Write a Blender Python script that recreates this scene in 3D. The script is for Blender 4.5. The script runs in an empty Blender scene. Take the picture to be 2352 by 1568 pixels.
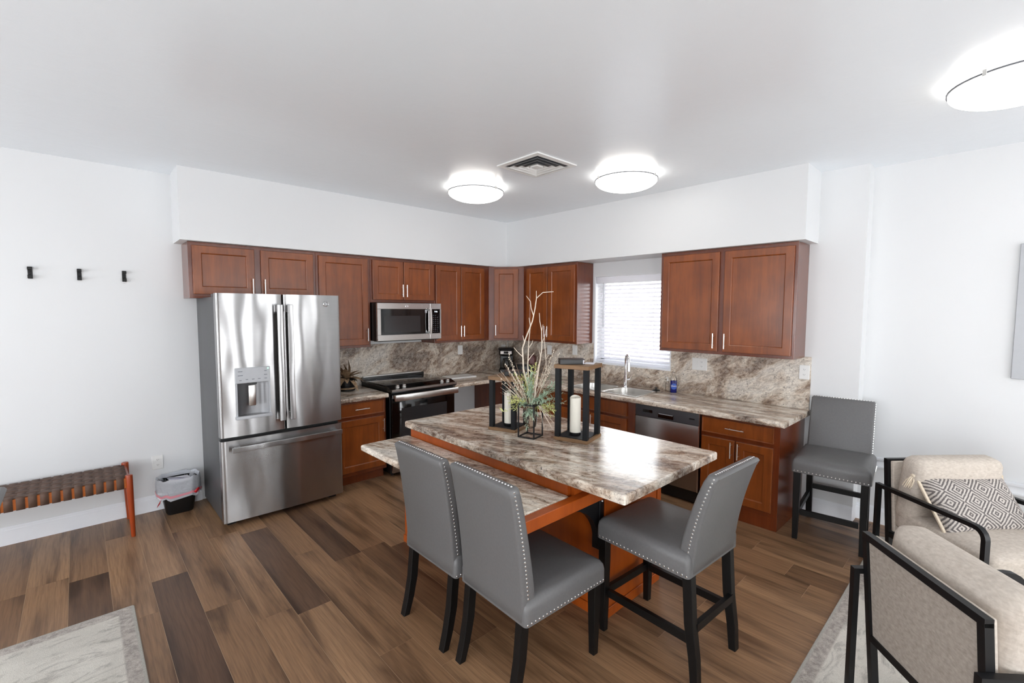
import bpy, bmesh, math, random
from math import sin, cos, pi, radians
from mathutils import Matrix, Vector
random.seed(7)
SC = bpy.context.scene
COL = SC.collection
# ------------------------------------------------------------------ camera
cd = bpy.data.cameras.new('camera'); cam = bpy.data.objects.new('camera', cd); COL.objects.link(cam)
cd.sensor_fit = 'HORIZONTAL'; cd.sensor_width = 36.0; cd.lens = 36.0*1065.56/2352; cd.clip_start = 0.05
Fv = Vector((0.68192, 0.72824, -0.06824)); Rv = Vector((0.73007, -0.68337, 0.00282)); Uv = Vector((0.04458, 0.05175, 0.99766))
mw = Matrix((( Rv.x, Uv.x, -Fv.x, -4.3461), (Rv.y, Uv.y, -Fv.y, -4.7186), (Rv.z, Uv.z, -Fv.z, 1.6544), (0, 0, 0, 1)))
cam.matrix_world = mw
SC.camera = cam
# ------------------------------------------------------------------ world, daylight, exposure
wd = bpy.data.worlds.new('sky'); SC.world = wd; wd.use_nodes = True
wn_ = wd.node_tree.nodes; wn_.clear()
wo = wn_.new('ShaderNodeOutputWorld'); wb = wn_.new('ShaderNodeBackground')
wb.inputs[0].default_value = (0.93, 0.965, 1.0, 1); wb.inputs[1].default_value = 7.0
wd.node_tree.links.new(wb.outputs[0], wo.inputs[0])
def area(name, loc, rot, sx, sy, power, col=(1, 1, 1)):
    l = bpy.data.lights.new(name, 'AREA'); l.shape = 'RECTANGLE'; l.size = sx; l.size_y = sy; l.energy = power; l.color = col
    o = bpy.data.objects.new(name, l); COL.objects.link(o); o.location = loc; o.rotation_euler = rot
    return o
# daylight through the windows of the rear wall (y = -8) and of the side wall (x = -8.5): one soft light in each opening
REAR_WIN = [(-6.6, -5.2, .25, 2.2), (-3.1, -2.65, .05, 2.35), (-2.0, -1.35, .05, 2.35), (-.75, -.25, .05, 2.35)]      # x0, x1, z0, z1
SIDE_WIN = [(-2.6, -.9, .3, 2.25), (-6.2, -3.6, .1, 2.25)]                                # y0, y1, z0, z1
DAY = (0.97, 0.985, 1.0)
for x0, x1, z0, z1 in REAR_WIN:
    area('daylight', ((x0+x1)/2, -8.03, (z0+z1)/2), (radians(128), 0, 0), x1-x0, z1-z0, 17*(x1-x0)*(z1-z0), DAY)
for y0, y1, z0, z1 in SIDE_WIN:
    area('daylight', (-8.53, (y0+y1)/2, (z0+z1)/2), (radians(128), 0, radians(-90)), y1-y0, z1-z0, 8*(y1-y0)*(z1-z0), (.94, .97, 1.0))
SC.view_settings.view_transform = 'Standard'; SC.view_settings.look = 'None'
SC.view_settings.gamma = 1.0; SC.view_settings.exposure = 0.03
SC.view_settings.use_curve_mapping = False
SC.cycles.max_bounces = 10; SC.cycles.diffuse_bounces = 6; SC.cycles.glossy_bounces = 4; SC.cycles.transmission_bounces = 8
SC.cycles.sample_clamp_indirect = 6.0

# ------------------------------------------------------------------ materials
def srgb(r, g, b):
    f = lambda c: (c/255/12.92) if c/255 <= .04045 else ((c/255+.055)/1.055)**2.4
    return (f(r), f(g), f(b), 1)
def new(name):
    m = bpy.data.materials.new(name); m.use_nodes = True
    nt = m.node_tree; bs = nt.nodes['Principled BSDF']
    return m, nt, bs
def N(nt, t, **k):
    n = nt.nodes.new(t)
    for a, v in k.items():
        if a.startswith('i_'):
            key = a[2:]; n.inputs[int(key) if key.isdigit() else key].default_value = v
        else: setattr(n, a, v)
    return n
def L(nt, a, b): nt.links.new(a, b)
def ramp(nt, stops):
    r = nt.nodes.new('ShaderNodeValToRGB'); e = r.color_ramp.elements
    while len(e) < len(stops): e.new(.5)
    for x, (p, c) in zip(e, stops): x.position = p; x.color = c
    return r
def coords(nt, scale=(1, 1, 1), rot=(0, 0, 0), kind='Object'):
    t = N(nt, 'ShaderNodeTexCoord'); m = N(nt, 'ShaderNodeMapping')
    m.inputs['Scale'].default_value = scale; m.inputs['Rotation'].default_value = rot
    L(nt, t.outputs[kind], m.inputs[0]); return m.outputs[0]
def noise(nt, co, scale, detail=4, rough=.55, dist=0):
    n = N(nt, 'ShaderNodeTexNoise'); n.inputs['Scale'].default_value = scale; n.inputs['Detail'].default_value = detail
    n.inputs['Roughness'].default_value = rough; n.inputs['Distortion'].default_value = dist
    if co is not None: L(nt, co, n.inputs['Vector'])
    return n.outputs['Fac']
def bump(nt, bs, h, strength, dist=.01):
    b = N(nt, 'ShaderNodeBump'); b.inputs['Strength'].default_value = strength; b.inputs['Distance'].default_value = dist
    L(nt, h, b.inputs['Height']); L(nt, b.outputs[0], bs.inputs['Normal'])
def mix(nt, fac, a, b, mode='MIX'):
    m = N(nt, 'ShaderNodeMix', data_type='RGBA', blend_type=mode)
    for s, v in ((m.inputs[0], fac), (m.inputs[6], a), (m.inputs[7], b)):
        if hasattr(v, 'is_output'): L(nt, v, s)
        else: s.default_value = v
    return m.outputs[2]
def plain(name, col, rough=.5, metal=0, spec=.5, var=.04, scale=30, bumpy=0, **kw):
    m, nt, bs = new(name)
    co = coords(nt); f = noise(nt, co, scale)
    c2 = tuple(max(0, c*(1-var*2)) for c in col[:3])+(1,)
    r = ramp(nt, [(.3, c2), (.7, col)]); L(nt, f, r.inputs[0]); L(nt, r.outputs[0], bs.inputs['Base Color'])
    bs.inputs['Roughness'].default_value = rough; bs.inputs['Metallic'].default_value = metal
    bs.inputs['Specular IOR Level'].default_value = spec
    if bumpy: bump(nt, bs, f, bumpy, .003)
    for k, v in kw.items(): bs.inputs[k].default_value = v
    return m
def paint(name, col, rough, bstr, scale):
    m, nt, bs = new(name)
    bs.inputs['Base Color'].default_value = col; bs.inputs['Roughness'].default_value = rough
    co = coords(nt); f = noise(nt, co, scale, 6, .6, .6); r = ramp(nt, [(.45, (0, 0, 0, 1)), (.7, (1, 1, 1, 1))]); L(nt, f, r.inputs[0])
    bump(nt, bs, r.outputs[0], bstr, .004); return m
def wood(name, c1, c2, rough=.32, stretch=(14, 14, 1.2), coat=.0, crough=.22):
    m, nt, bs = new(name)
    co = coords(nt, stretch); f = noise(nt, co, 1.6, 6, .6, .4)
    co2 = coords(nt, (stretch[0]*7, stretch[1]*7, stretch[2]*7)); f2 = noise(nt, co2, 1.5, 3)
    co3 = coords(nt, (1, 1, 1)); f3 = noise(nt, co3, 5, 2)
    r = ramp(nt, [(.3, c1), (.7, c2)]); L(nt, f, r.inputs[0])
    c = mix(nt, .18, r.outputs[0], ramp_of(nt, f2, c1, c2), 'MIX')
    c = mix(nt, .35, c, ramp_of(nt, f3, c1, c2), 'MIX')
    L(nt, c, bs.inputs['Base Color']); bs.inputs['Roughness'].default_value = rough
    bs.inputs['Coat Weight'].default_value = coat; bs.inputs['Coat Roughness'].default_value = crough
    bump(nt, bs, f2, .06, .002); return m
def ramp_of(nt, f, a, b, p=.3, q=.7):
    r = ramp(nt, [(p, a), (q, b)]); L(nt, f, r.inputs[0]); return r.outputs[0]
def granite(name, rot, rough=.3, stretch=(1.0, 5.0, 5.0), light=1.0, dark=1.0, sc=1.5):
    m, nt, bs = new(name)
    t = N(nt, 'ShaderNodeTexCoord'); mp = N(nt, 'ShaderNodeMapping', vector_type='TEXTURE')
    mp.inputs['Rotation'].default_value = rot; mp.inputs['Scale'].default_value = tuple(1/k for k in stretch)
    L(nt, t.outputs['Object'], mp.inputs[0]); co = mp.outputs[0]
    wv = N(nt, 'ShaderNodeTexNoise'); wv.inputs['Scale'].default_value = .9; wv.inputs['Detail'].default_value = 3; L(nt, co, wv.inputs['Vector'])
    ad = N(nt, 'ShaderNodeVectorMath', operation='MULTIPLY_ADD'); L(nt, wv.outputs['Color'], ad.inputs[0]); ad.inputs[1].default_value = (.7, .7, .7); L(nt, co, ad.inputs[2])
    S = lambda a, b, c: tuple(x*light for x in srgb(a, b, c)[:3])+(1,)
    f1 = noise(nt, ad.outputs[0], sc, 9, .64, .5)
    r1 = ramp(nt, [(.36, S(80, 60, 48)), (.44, S(128, 102, 84)), (.485, S(180, 154, 130)), (.53, S(229, 216, 199)), (.64, S(244, 238, 228))]); L(nt, f1, r1.inputs[0])
    cm = coords(nt, (1, 1, 1)); wm = N(nt, 'ShaderNodeVectorMath', operation='MULTIPLY_ADD'); L(nt, ad.outputs[0], wm.inputs[0]); wm.inputs[1].default_value = (.35, .35, .35); L(nt, cm, wm.inputs[2])
    f2 = noise(nt, wm.outputs[0], 15, 7, .78, .6)
    c = mix(nt, .42, r1.outputs[0], ramp_of(nt, f2, S(98, 74, 58), S(240, 230, 216), .40, .58))
    co2 = coords(nt, (1, 1, 1)); f3 = noise(nt, co2, 55, 5, .8); r3 = ramp(nt, [(.56, (1, 1, 1, 1)), (.63, (.10, .085, .08, 1))]); L(nt, f3, r3.inputs[0])
    f4 = noise(nt, co2, 9, 3, .6); r4 = ramp(nt, [(.40, (0, 0, 0, 1)), (.60, (1, 1, 1, 1))]); L(nt, f4, r4.inputs[0])
    c = mix(nt, r4.outputs[0], c, r3.outputs[0], 'MULTIPLY')
    f5 = noise(nt, ad.outputs[0], 22, 5, .75); r5 = ramp(nt, [(.38, (.40, .34, .30, 1)), (.48, (1, 1, 1, 1))]); L(nt, f5, r5.inputs[0])
    c = mix(nt, .75*dark, c, r5.outputs[0], 'MULTIPLY')
    L(nt, c, bs.inputs['Base Color']); bs.inputs['Roughness'].default_value = rough
    return m
def steel(name, col, rough, aniso=.0, wave=0, brush=(1, 1, 260)):
    m, nt, bs = new(name)
    co = coords(nt, brush); f = noise(nt, co, 3, 3)
    r = ramp(nt, [(.3, tuple(c*.88 for c in col[:3])+(1,)), (.7, col)]); L(nt, f, r.inputs[0]); L(nt, r.outputs[0], bs.inputs['Base Color'])
    bs.inputs['Metallic'].default_value = 1; bs.inputs['Roughness'].default_value = rough
    if aniso:
        bs.inputs['Anisotropic'].default_value = aniso; bs.inputs['Anisotropic Rotation'].default_value = .25
        t = N(nt, 'ShaderNodeTangent', direction_type='RADIAL', axis='Z'); L(nt, t.outputs[0], bs.inputs['Tangent'])
    if wave:
        co2 = coords(nt, (1.5, 1.5, .5)); f2 = noise(nt, co2, 3.0, 1); bump(nt, bs, f2, wave, .05)
    return m
def fabric(name, a, b, scale=160, rough=.85, st=.35):
    m, nt, bs = new(name)
    co = coords(nt, (scale, scale*.35, scale*.35)); f = noise(nt, co, 1, 3)
    co2 = coords(nt, (scale*.35, scale*.35, scale)); f2 = noise(nt, co2, 1, 3)
    c = mix(nt, .5, ramp_of(nt, f, a, b), ramp_of(nt, f2, a, b)); L(nt, c, bs.inputs['Base Color'])
    bs.inputs['Roughness'].default_value = rough; bs.inputs['Specular IOR Level'].default_value = .2
    bump(nt, bs, f, st, .0015); return m
def emit(name, col, s):
    m, nt, bs = new(name)
    bs.inputs['Base Color'].default_value = (.9, .9, .9, 1); bs.inputs['Emission Color'].default_value = col; bs.inputs['Emission Strength'].default_value = s
    return m
def glass(name, col=(1, 1, 1, 1), rough=.0, mixf=.12):
    m, nt, bs = new(name)
    t = N(nt, 'ShaderNodeBsdfTransparent'); t.inputs[0].default_value = col
    g = N(nt, 'ShaderNodeBsdfGlossy'); g.inputs['Roughness'].default_value = rough
    lw = N(nt, 'ShaderNodeLayerWeight'); lw.inputs[0].default_value = .25
    x = N(nt, 'ShaderNodeMixShader'); md = N(nt, 'ShaderNodeMath', operation='MULTIPLY_ADD'); L(nt, lw.outputs['Fresnel'], md.inputs[0]); md.inputs[1].default_value = .8; md.inputs[2].default_value = mixf*.3
    L(nt, md.outputs[0], x.inputs[0]); L(nt, t.outputs[0], x.inputs[1]); L(nt, g.outputs[0], x.inputs[2])
    L(nt, x.outputs[0], nt.nodes['Material Output'].inputs[0]); return m

M = {}
M['wall'] = paint('wall_paint', srgb(220, 221, 222), .42, .05, 9)
M['ceil'] = paint('ceiling_paint', srgb(237, 242, 247), .23, .10, 7)
M['trim'] = plain('trim_paint', srgb(236, 238, 242), .35, var=.01)
M['cab'] = wood('cabinet_wood', srgb(97, 44, 12), srgb(147, 77, 28), .30, coat=.12)
M['cabd'] = wood('cabinet_frame_wood', srgb(84, 33, 11), srgb(116, 54, 22), .24, coat=.4)
M['isl'] = wood('island_wood', srgb(140, 60, 12), srgb(172, 82, 22), .3)
M['bench'] = wood('bench_wood', srgb(126, 40, 10), srgb(168, 70, 20), .3)
M['rail'] = wood('bench_rail_wood', srgb(150, 70, 14), srgb(190, 104, 26), .35, (1.2, 14, 14))
M['oak'] = wood('lantern_wood', srgb(100, 73, 46), srgb(138, 104, 70), .55, (4, 4, 14))
M['splash'] = granite('laminate_backsplash', (0, radians(-35), 0), .33, (1.8, 3.6, 3.6), .88, .6, 1.25)
M['splash2'] = granite('laminate_backsplash_window_side', (0, radians(-35), radians(-90)), .33, (1.8, 3.6, 3.6), .95, .6, 1.25)
M['top'] = granite('laminate_counter', (0, 0, radians(4)), .2, (1.0, 4.4, 4.4), 1.0, .8)
M['topx'] = granite('laminate_counter_window_side', (0, 0, radians(-86)), .2, (1.0, 4.4, 4.4), 1.0, .8)
M['topi'] = granite('laminate_island', (0, 0, radians(-72)), .17, (1.1, 4.0, 4.0), 1.02, .8)
M['steel'] = steel('brushed_steel', (.42, .415, .415, 1), .24, 1.0, .17)
M['steel2'] = steel('warm_steel', (.52, .49, .47, 1), .26)
M['steeld'] = steel('dark_steel', (.30, .30, .31, 1), .32)
M['dwsteel'] = steel('dishwasher_steel', (.36, .34, .33, 1), .28)
M['recess'] = steel('recess_steel', (.30, .30, .31, 1), .42)
M['sink'] = steel('sink_steel', (.62, .60, .57, 1), .24, 0, 0, (80, 80, 80))
M['chrome'] = plain('chrome', (.85, .85, .87, 1), .07, 1, var=.01)
M['nickel'] = plain('brushed_nickel', (.80, .78, .75, 1), .28, 1, var=.02)
M['case'] = plain('fridge_case_grey', srgb(86, 86, 88), .42, .3, var=.03, scale=200)
M['black'] = plain('black_plastic', srgb(14, 14, 15), .35, var=.02)
M['blackglass'] = plain('black_glass', srgb(8, 8, 9), .06, spec=.6, var=.0)
M['greyglass'] = plain('oven_window_glass', srgb(46, 45, 46), .12, var=.02)
M['cooktop'] = plain('cooktop_glass', srgb(26, 24, 24), .07, spec=.7, var=.0)
M['dkgrey'] = plain('dark_grey_plastic', srgb(62, 62, 66), .45, var=.02)
M['ltgrey'] = plain('light_grey_plastic', srgb(176, 178, 182), .38, var=.02)
M['mark'] = plain('grey_print', srgb(92, 94, 100), .6, var=.0)
M['white'] = plain('white_plastic', srgb(232, 232, 230), .35, var=.01)
M['leather'] = plain('grey_leather', srgb(100, 99, 99), .40, var=.05, scale=90, bumpy=.05)
M['blackwood'] = plain('black_wood', srgb(9, 8, 8), .42, spec=.3, var=.1)
M['metal'] = plain('black_metal', srgb(16, 16, 18), .45, spec=.35, var=.05)
M['lanmetal'] = plain('lantern_metal', srgb(18, 19, 22), .6, spec=.25, var=.04)
M['nail'] = plain('nailhead_nickel', (.86, .85, .84, 1), .2, 1, var=.0)
M['linen'] = fabric('oatmeal_linen', srgb(176, 165, 153), srgb(208, 198, 187), 140)
M['panelfab'] = fabric('chair_back_linen', srgb(140, 130, 121), srgb(174, 163, 153), 170)
M['strap'] = plain('brown_webbing', srgb(94, 70, 57), .7, var=.12, scale=60)
M['cream'] = plain('candle_wax', srgb(226, 221, 208), .5, var=.02)
M['cotton'] = plain('cream_cotton', srgb(226, 212, 190), .9, var=.06, scale=80)
M['bag'] = None
M['glass'] = glass('clear_glass')
M['amber'] = glass('smoked_glass', (.93, .90, .87, 1), .02)
M['bark'] = plain('bleached_branch', srgb(226, 212, 194), .8, var=.1, scale=60)
M['twig'] = plain('brown_twig', srgb(158, 128, 104), .85, var=.2, scale=80)
M['leafg'] = plain('grey_green_leaf', srgb(178, 200, 174), .6, var=.18, scale=40)
M['leafy'] = plain('yellow_green_leaf', srgb(222, 226, 150), .6, var=.18, scale=40)
M['driedleaf'] = plain('dried_leaf', srgb(176, 146, 114), .7, var=.3, scale=30)
M['maroon'] = plain('maroon_plastic', srgb(88, 38, 34), .4, var=.06)
M['blue'] = plain('blue_liquid', srgb(22, 26, 104), .12, var=.04)
M['bluel'] = plain('label_blue', srgb(44, 84, 178), .4, var=.02)
M['paper'] = plain('white_paper', srgb(226, 224, 232), .7, var=.03)
M['red'] = plain('red_tie', srgb(196, 30, 40), .4, var=.05)
M['pink'] = plain('pink_tie_through_bag', srgb(214, 140, 150), .4, var=.05)
M['grass'] = plain('pale_ground', srgb(196, 186, 170), .9, var=.05, scale=2)
M['lamp'] = emit('lamp_glass', (1, .965, .91, 1), 4.6)
M['bulb'] = emit('bulb', (1, .95, .88, 1), 16.0)
M['led'] = emit('green_led', (.05, .9, .45, 1), .8)
M['disp'] = emit('clock_digits', (.8, .9, 1, 1), 1.5)
def m_slat():
    m, nt, bs = new('blind_slat'); bs.inputs['Base Color'].default_value = srgb(238, 238, 242); bs.inputs['Roughness'].default_value = .4
    tr = N(nt, 'ShaderNodeBsdfTranslucent'); tr.inputs[0].default_value = (.9, .9, .93, 1)
    x = N(nt, 'ShaderNodeMixShader'); x.inputs[0].default_value = .55
    L(nt, bs.outputs[0], x.inputs[1]); L(nt, tr.outputs[0], x.inputs[2]); L(nt, x.outputs[0], nt.nodes['Material Output'].inputs[0]); return m
M['slat'] = m_slat()
def m_bag():
    m, nt, bs = new('thin_white_bag'); bs.inputs['Base Color'].default_value = srgb(226, 229, 236); bs.inputs['Roughness'].default_value = .25
    tr = N(nt, 'ShaderNodeBsdfTransparent'); x = N(nt, 'ShaderNodeMixShader')
    co = coords(nt, (9, 9, 14)); f = noise(nt, co, 1.5, 4, .6, 1); bump(nt, bs, f, .6, .02)
    x.inputs[0].default_value = .55
    L(nt, tr.outputs[0], x.inputs[1]); L(nt, bs.outputs[0], x.inputs[2]); L(nt, x.outputs[0], nt.nodes['Material Output'].inputs[0]); return m
M['bag'] = m_bag()
def m_plank():
    m, nt, bs = new('oak_vinyl_plank')
    t = N(nt, 'ShaderNodeTexCoord'); oi = N(nt, 'ShaderNodeObjectInfo')
    at = N(nt, 'ShaderNodeAttribute', attribute_type='OBJECT', attribute_name='tone')
    mul = N(nt, 'ShaderNodeMath', operation='MULTIPLY'); L(nt, oi.outputs['Random'], mul.inputs[0]); mul.inputs[1].default_value = 57
    cmb = N(nt, 'ShaderNodeCombineXYZ'); L(nt, mul.outputs[0], cmb.inputs[0]); L(nt, mul.outputs[0], cmb.inputs[1])
    ad = N(nt, 'ShaderNodeVectorMath', operation='ADD'); L(nt, t.outputs['Object'], ad.inputs[0]); L(nt, cmb.outputs[0], ad.inputs[1])
    def mp(sc):
        q = N(nt, 'ShaderNodeMapping'); q.inputs['Scale'].default_value = sc; L(nt, ad.outputs[0], q.inputs[0]); return q.outputs[0]
    broad = noise(nt, mp((9, 1.1, 1)), 1, 3, .5, .6)
    wv = N(nt, 'ShaderNodeTexWave', wave_type='BANDS', bands_direction='X', wave_profile='SIN')
    wv.inputs['Scale'].default_value = 6.5; wv.inputs['Distortion'].default_value = 9; wv.inputs['Detail'].default_value = 3; wv.inputs['Detail Scale'].default_value = 1.0
    L(nt, mp((1.6, .28, 1)), wv.inputs['Vector'])
    fine = noise(nt, mp((150, 5, 1)), 1, 3, .6)
    base = ramp(nt, [(0, srgb(84, 60, 46)), (.35, srgb(126, 95, 69)), (.7, srgb(150, 116, 86)), (1, srgb(164, 130, 98))]); L(nt, at.outputs['Fac'], base.inputs[0])
    b2 = ramp(nt, [(.34, (.40, .36, .34, 1)), (.52, (1.0, 1.0, 1.0, 1)), (.7, (1.16, 1.15, 1.13, 1))]); L(nt, broad, b2.inputs[0])
    c = mix(nt, .9, base.outputs[0], b2.outputs[0], 'MULTIPLY')
    w2 = ramp(nt, [(0, (.62, .58, .55, 1)), (.45, (1, 1, 1, 1))]); L(nt, wv.outputs['Fac'], w2.inputs[0])
    c = mix(nt, .34, c, w2.outputs[0], 'MULTIPLY')
    f2 = ramp(nt, [(.32, (.58, .55, .53, 1)), (.58, (1.05, 1.05, 1.04, 1))]); L(nt, fine, f2.inputs[0])
    c = mix(nt, .6, c, f2.outputs[0], 'MULTIPLY')
    L(nt, c, bs.inputs['Base Color']); bs.inputs['Roughness'].default_value = .36; bs.inputs['Specular IOR Level'].default_value = .4
    bump(nt, bs, fine, .08, .001); return m
M['plank'] = m_plank()
M['seam'] = plain('floor_seam', srgb(176, 150, 122), .6, var=.0)
def m_rug(name, sx, sy, cx=0, cy=0):
    m, nt, bs = new(name)
    t = N(nt, 'ShaderNodeTexCoord'); sp = N(nt, 'ShaderNodeSeparateXYZ'); L(nt, t.outputs['Object'], sp.inputs[0])
    def edge(o, half):
        a = N(nt, 'ShaderNodeMath', operation='ABSOLUTE'); L(nt, o, a.inputs[0])
        s = N(nt, 'ShaderNodeMath', operation='SUBTRACT'); s.inputs[0].default_value = half; L(nt, a.outputs[0], s.inputs[1]); return s.outputs[0]
    mn = N(nt, 'ShaderNodeMath', operation='MINIMUM'); L(nt, edge(sp.outputs[0], sx/2), mn.inputs[0]); L(nt, edge(sp.outputs[1], sy/2), mn.inputs[1])
    co = coords(nt, (1, 1, 1)); f1 = noise(nt, coords(nt, (5, 14, 1)), 1, 6, .7, .8); f2 = noise(nt, co, 2.2, 4, .6, 1); f3 = noise(nt, co, 300, 2)
    body = ramp_of(nt, f1, srgb(132, 127, 121), srgb(216, 211, 201), .38, .49)
    body = mix(nt, .4, body, ramp_of(nt, f2, srgb(168, 162, 152), srgb(220, 214, 204), .35, .6))
    bord = ramp_of(nt, noise(nt, co, 40, 4, .7), srgb(128, 119, 113), srgb(186, 176, 168), .35, .65)
    r = ramp(nt, [(.0, (0, 0, 0, 1)), (.066, (0, 0, 0, 1)), (.074, (1, 1, 1, 1))]); L(nt, mn.outputs[0], r.inputs[0])
    r0 = ramp(nt, [(.0, (1, 1, 1, 1)), (.013, (1, 1, 1, 1)), (.016, (0, 0, 0, 1))]); L(nt, mn.outputs[0], r0.inputs[0])
    c = mix(nt, r.outputs[0], bord, body); c = mix(nt, r0.outputs[0], c, srgb(158, 154, 146)); c = mix(nt, .25, c, ramp_of(nt, f3, srgb(140, 136, 130), srgb(230, 226, 218)), 'MIX')
    L(nt, c, bs.inputs['Base Color']); bs.inputs['Roughness'].default_value = .95; bs.inputs['Specular IOR Level'].default_value = .1
    bump(nt, bs, f3, .5, .003); return m
def m_pillow():
    m, nt, bs = new('woven_diamond_fabric')
    t = N(nt, 'ShaderNodeTexCoord'); sp = N(nt, 'ShaderNodeSeparateXYZ'); L(nt, t.outputs['Object'], sp.inputs[0])
    def tri(o, per, off):
        a = N(nt, 'ShaderNodeMath', operation='MULTIPLY_ADD'); L(nt, o, a.inputs[0]); a.inputs[1].default_value = 1/per; a.inputs[2].default_value = off
        p = N(nt, 'ShaderNodeMath', operation='PINGPONG'); L(nt, a.outputs[0], p.inputs[0]); p.inputs[1].default_value = .5; return p.outputs[0]
    s = N(nt, 'ShaderNodeMath', operation='ADD'); L(nt, tri(sp.outputs[0], .15, .25), s.inputs[0]); L(nt, tri(sp.outputs[1], .13, .0), s.inputs[1])
    k = N(nt, 'ShaderNodeMath', operation='MULTIPLY'); L(nt, s.outputs[0], k.inputs[0]); k.inputs[1].default_value = 6.5
    w = noise(nt, coords(nt, (60, 60, 60)), 1, 2); ad = N(nt, 'ShaderNodeMath', operation='MULTIPLY_ADD'); L(nt, w, ad.inputs[0]); ad.inputs[1].default_value = .35; L(nt, k.outputs[0], ad.inputs[2])
    fr = N(nt, 'ShaderNodeMath', operation='FRACT'); L(nt, ad.outputs[0], fr.inputs[0])
    c = ramp_of(nt, fr.outputs[0], srgb(66, 60, 62), srgb(196, 188, 180), .42, .56); c = mix(nt, .22, c, ramp_of(nt, noise(nt, coords(nt, (1, 1, 1)), 220, 2), srgb(70, 64, 66), srgb(214, 206, 198)))
    L(nt, c, bs.inputs['Base Color']); bs.inputs['Roughness'].default_value = .9; bump(nt, bs, fr.outputs[0], .3, .003); return m
M['pillow'] = m_pillow()

# ------------------------------------------------------------------ mesh helpers
class B:
    def __init__(s): s.bm = bmesh.new()
    def _add(s, t, mtx=None):
        if mtx is not None: t.transform(mtx)
        me = bpy.data.meshes.new('tmp'); t.to_mesh(me); t.free(); s.bm.from_mesh(me); bpy.data.meshes.remove(me); return s
    def box(s, x0, x1, y0, y1, z0, z1, bev=0, seg=2, mtx=None):
        t = bmesh.new(); bmesh.ops.create_cube(t, size=1)
        for v in t.verts: v.co = Vector(((x0+x1)/2+v.co.x*(x1-x0), (y0+y1)/2+v.co.y*(y1-y0), (z0+z1)/2+v.co.z*(z1-z0)))
        if bev: bmesh.ops.bevel(t, geom=t.edges[:], offset=bev, segments=seg, affect='EDGES', profile=.5, clamp_overlap=True)
        return s._add(t, mtx)
    def cyl(s, p, q, r0, r1=None, n=16, cap=True):
        r1 = r0 if r1 is None else r1
        p, q = Vector(p), Vector(q); d = q-p; t = bmesh.new()
        bmesh.ops.create_cone(t, cap_ends=cap, segments=n, radius1=r0, radius2=r1, depth=d.length)
        return s._add(t, Matrix.Translation((p+q)/2) @ d.to_track_quat('Z', 'Y').to_matrix().to_4x4())
    def sphere(s, c, r, sc=(1, 1, 1), n=12):
        t = bmesh.new(); bmesh.ops.create_uvsphere(t, u_segments=n, v_segments=max(6, n//2), radius=r)
        return s._add(t, Matrix.Translation(c) @ Matrix.Diagonal((*sc, 1)))
    def loft(s, loops, cap0=True, cap1=True, closed=True, mtx=None):
        t = bmesh.new(); vs = [[t.verts.new(p) for p in l] for l in loops]; n = len(loops[0])
        for a, b in zip(vs, vs[1:]):
            for i in range(n if closed else n-1):
                j = (i+1) % n; t.faces.new((a[i], a[j], b[j], b[i]))
        if cap0: t.faces.new(vs[0][::-1])
        if cap1: t.faces.new(vs[-1])
        bmesh.ops.recalc_face_normals(t, faces=t.faces[:])
        return s._add(t, mtx)
    def lathe(s, prof, n=24, mtx=None, cap=False):
        return s.loft([[(r*cos(2*pi*i/n), r*sin(2*pi*i/n), z) for i in range(n)] for r, z in prof], cap, cap, True, mtx)
    def tube(s, pts, r, n=8, sq=False, caps=True):
        pts = [Vector(p) for p in pts]; rs = r if isinstance(r, (list, tuple)) else [r]*len(pts); loops = []; up = None
        for i, p in enumerate(pts):
            d = (pts[min(i+1, len(pts)-1)]-pts[max(i-1, 0)]).normalized()
            if up is None: up = Vector((0, 0, 1)) if abs(d.z) < .95 else Vector((1, 0, 0))
            a = d.cross(up)
            if a.length < 1e-4: a = d.orthogonal()
            a.normalize(); b = a.cross(d).normalized(); up = b
            loops.append([p+(a*cos(2*pi*k/n)+b*sin(2*pi*k/n))*rs[i] for k in range(n)])
        return s.loft(loops, caps, caps)
    def bar(s, pts, w, h, up=(0, 0, 1)):
        # rectangular bar swept along a planar path; w across the plane's normal "up", h in the plane
        pts = [Vector(p) for p in pts]; up = Vector(up).normalized(); loops = []
        for i, p in enumerate(pts):
            d0 = (p-pts[i-1]).normalized() if i else None; d1 = (pts[i+1]-p).normalized() if i < len(pts)-1 else None
            d = ((d0 or d1)+(d1 or d0)).normalized(); k = 1/max(.3, d.dot(d1 or d0))
            sd = up.cross(d).normalized()*h/2*k; u = up*w/2
            loops.append([p+sd+u, p+sd-u, p-sd-u, p-sd+u])
        return s.loft(loops)
    def quad(s, *p):
        t = bmesh.new(); t.faces.new([t.verts.new(x) for x in p]); return s._add(t)
    def nails(s, pts, nrm, r=.0052):
        nrm = Vector(nrm).normalized(); a = nrm.orthogonal().normalized(); b = nrm.cross(a)
        for p in pts:
            p = Vector(p); vs = [s.bm.verts.new(p+(a*cos(k*pi/3)+b*sin(k*pi/3))*r) for k in range(6)]
            ws = [s.bm.verts.new(p+(a*cos(k*pi/3)+b*sin(k*pi/3))*r*.6+nrm*r*.55) for k in range(6)]
            for k in range(6): s.bm.faces.new((vs[k], vs[(k+1) % 6], ws[(k+1) % 6], ws[k]))
            s.bm.faces.new(ws)
        return s
def rrect(w, d, r, n=4, cx=0, cy=0, z=0):
    r = min(r, w/2-1e-4, d/2-1e-4); o = []
    for qx, qy, a0 in ((1, 1, 0), (-1, 1, pi/2), (-1, -1, pi), (1, -1, 3*pi/2)):
        for k in range(n+1):
            a = a0+k*pi/2/n; o.append((cx+qx*(w/2-r)+r*cos(a), cy+qy*(d/2-r)+r*sin(a), z))
    return o
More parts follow.
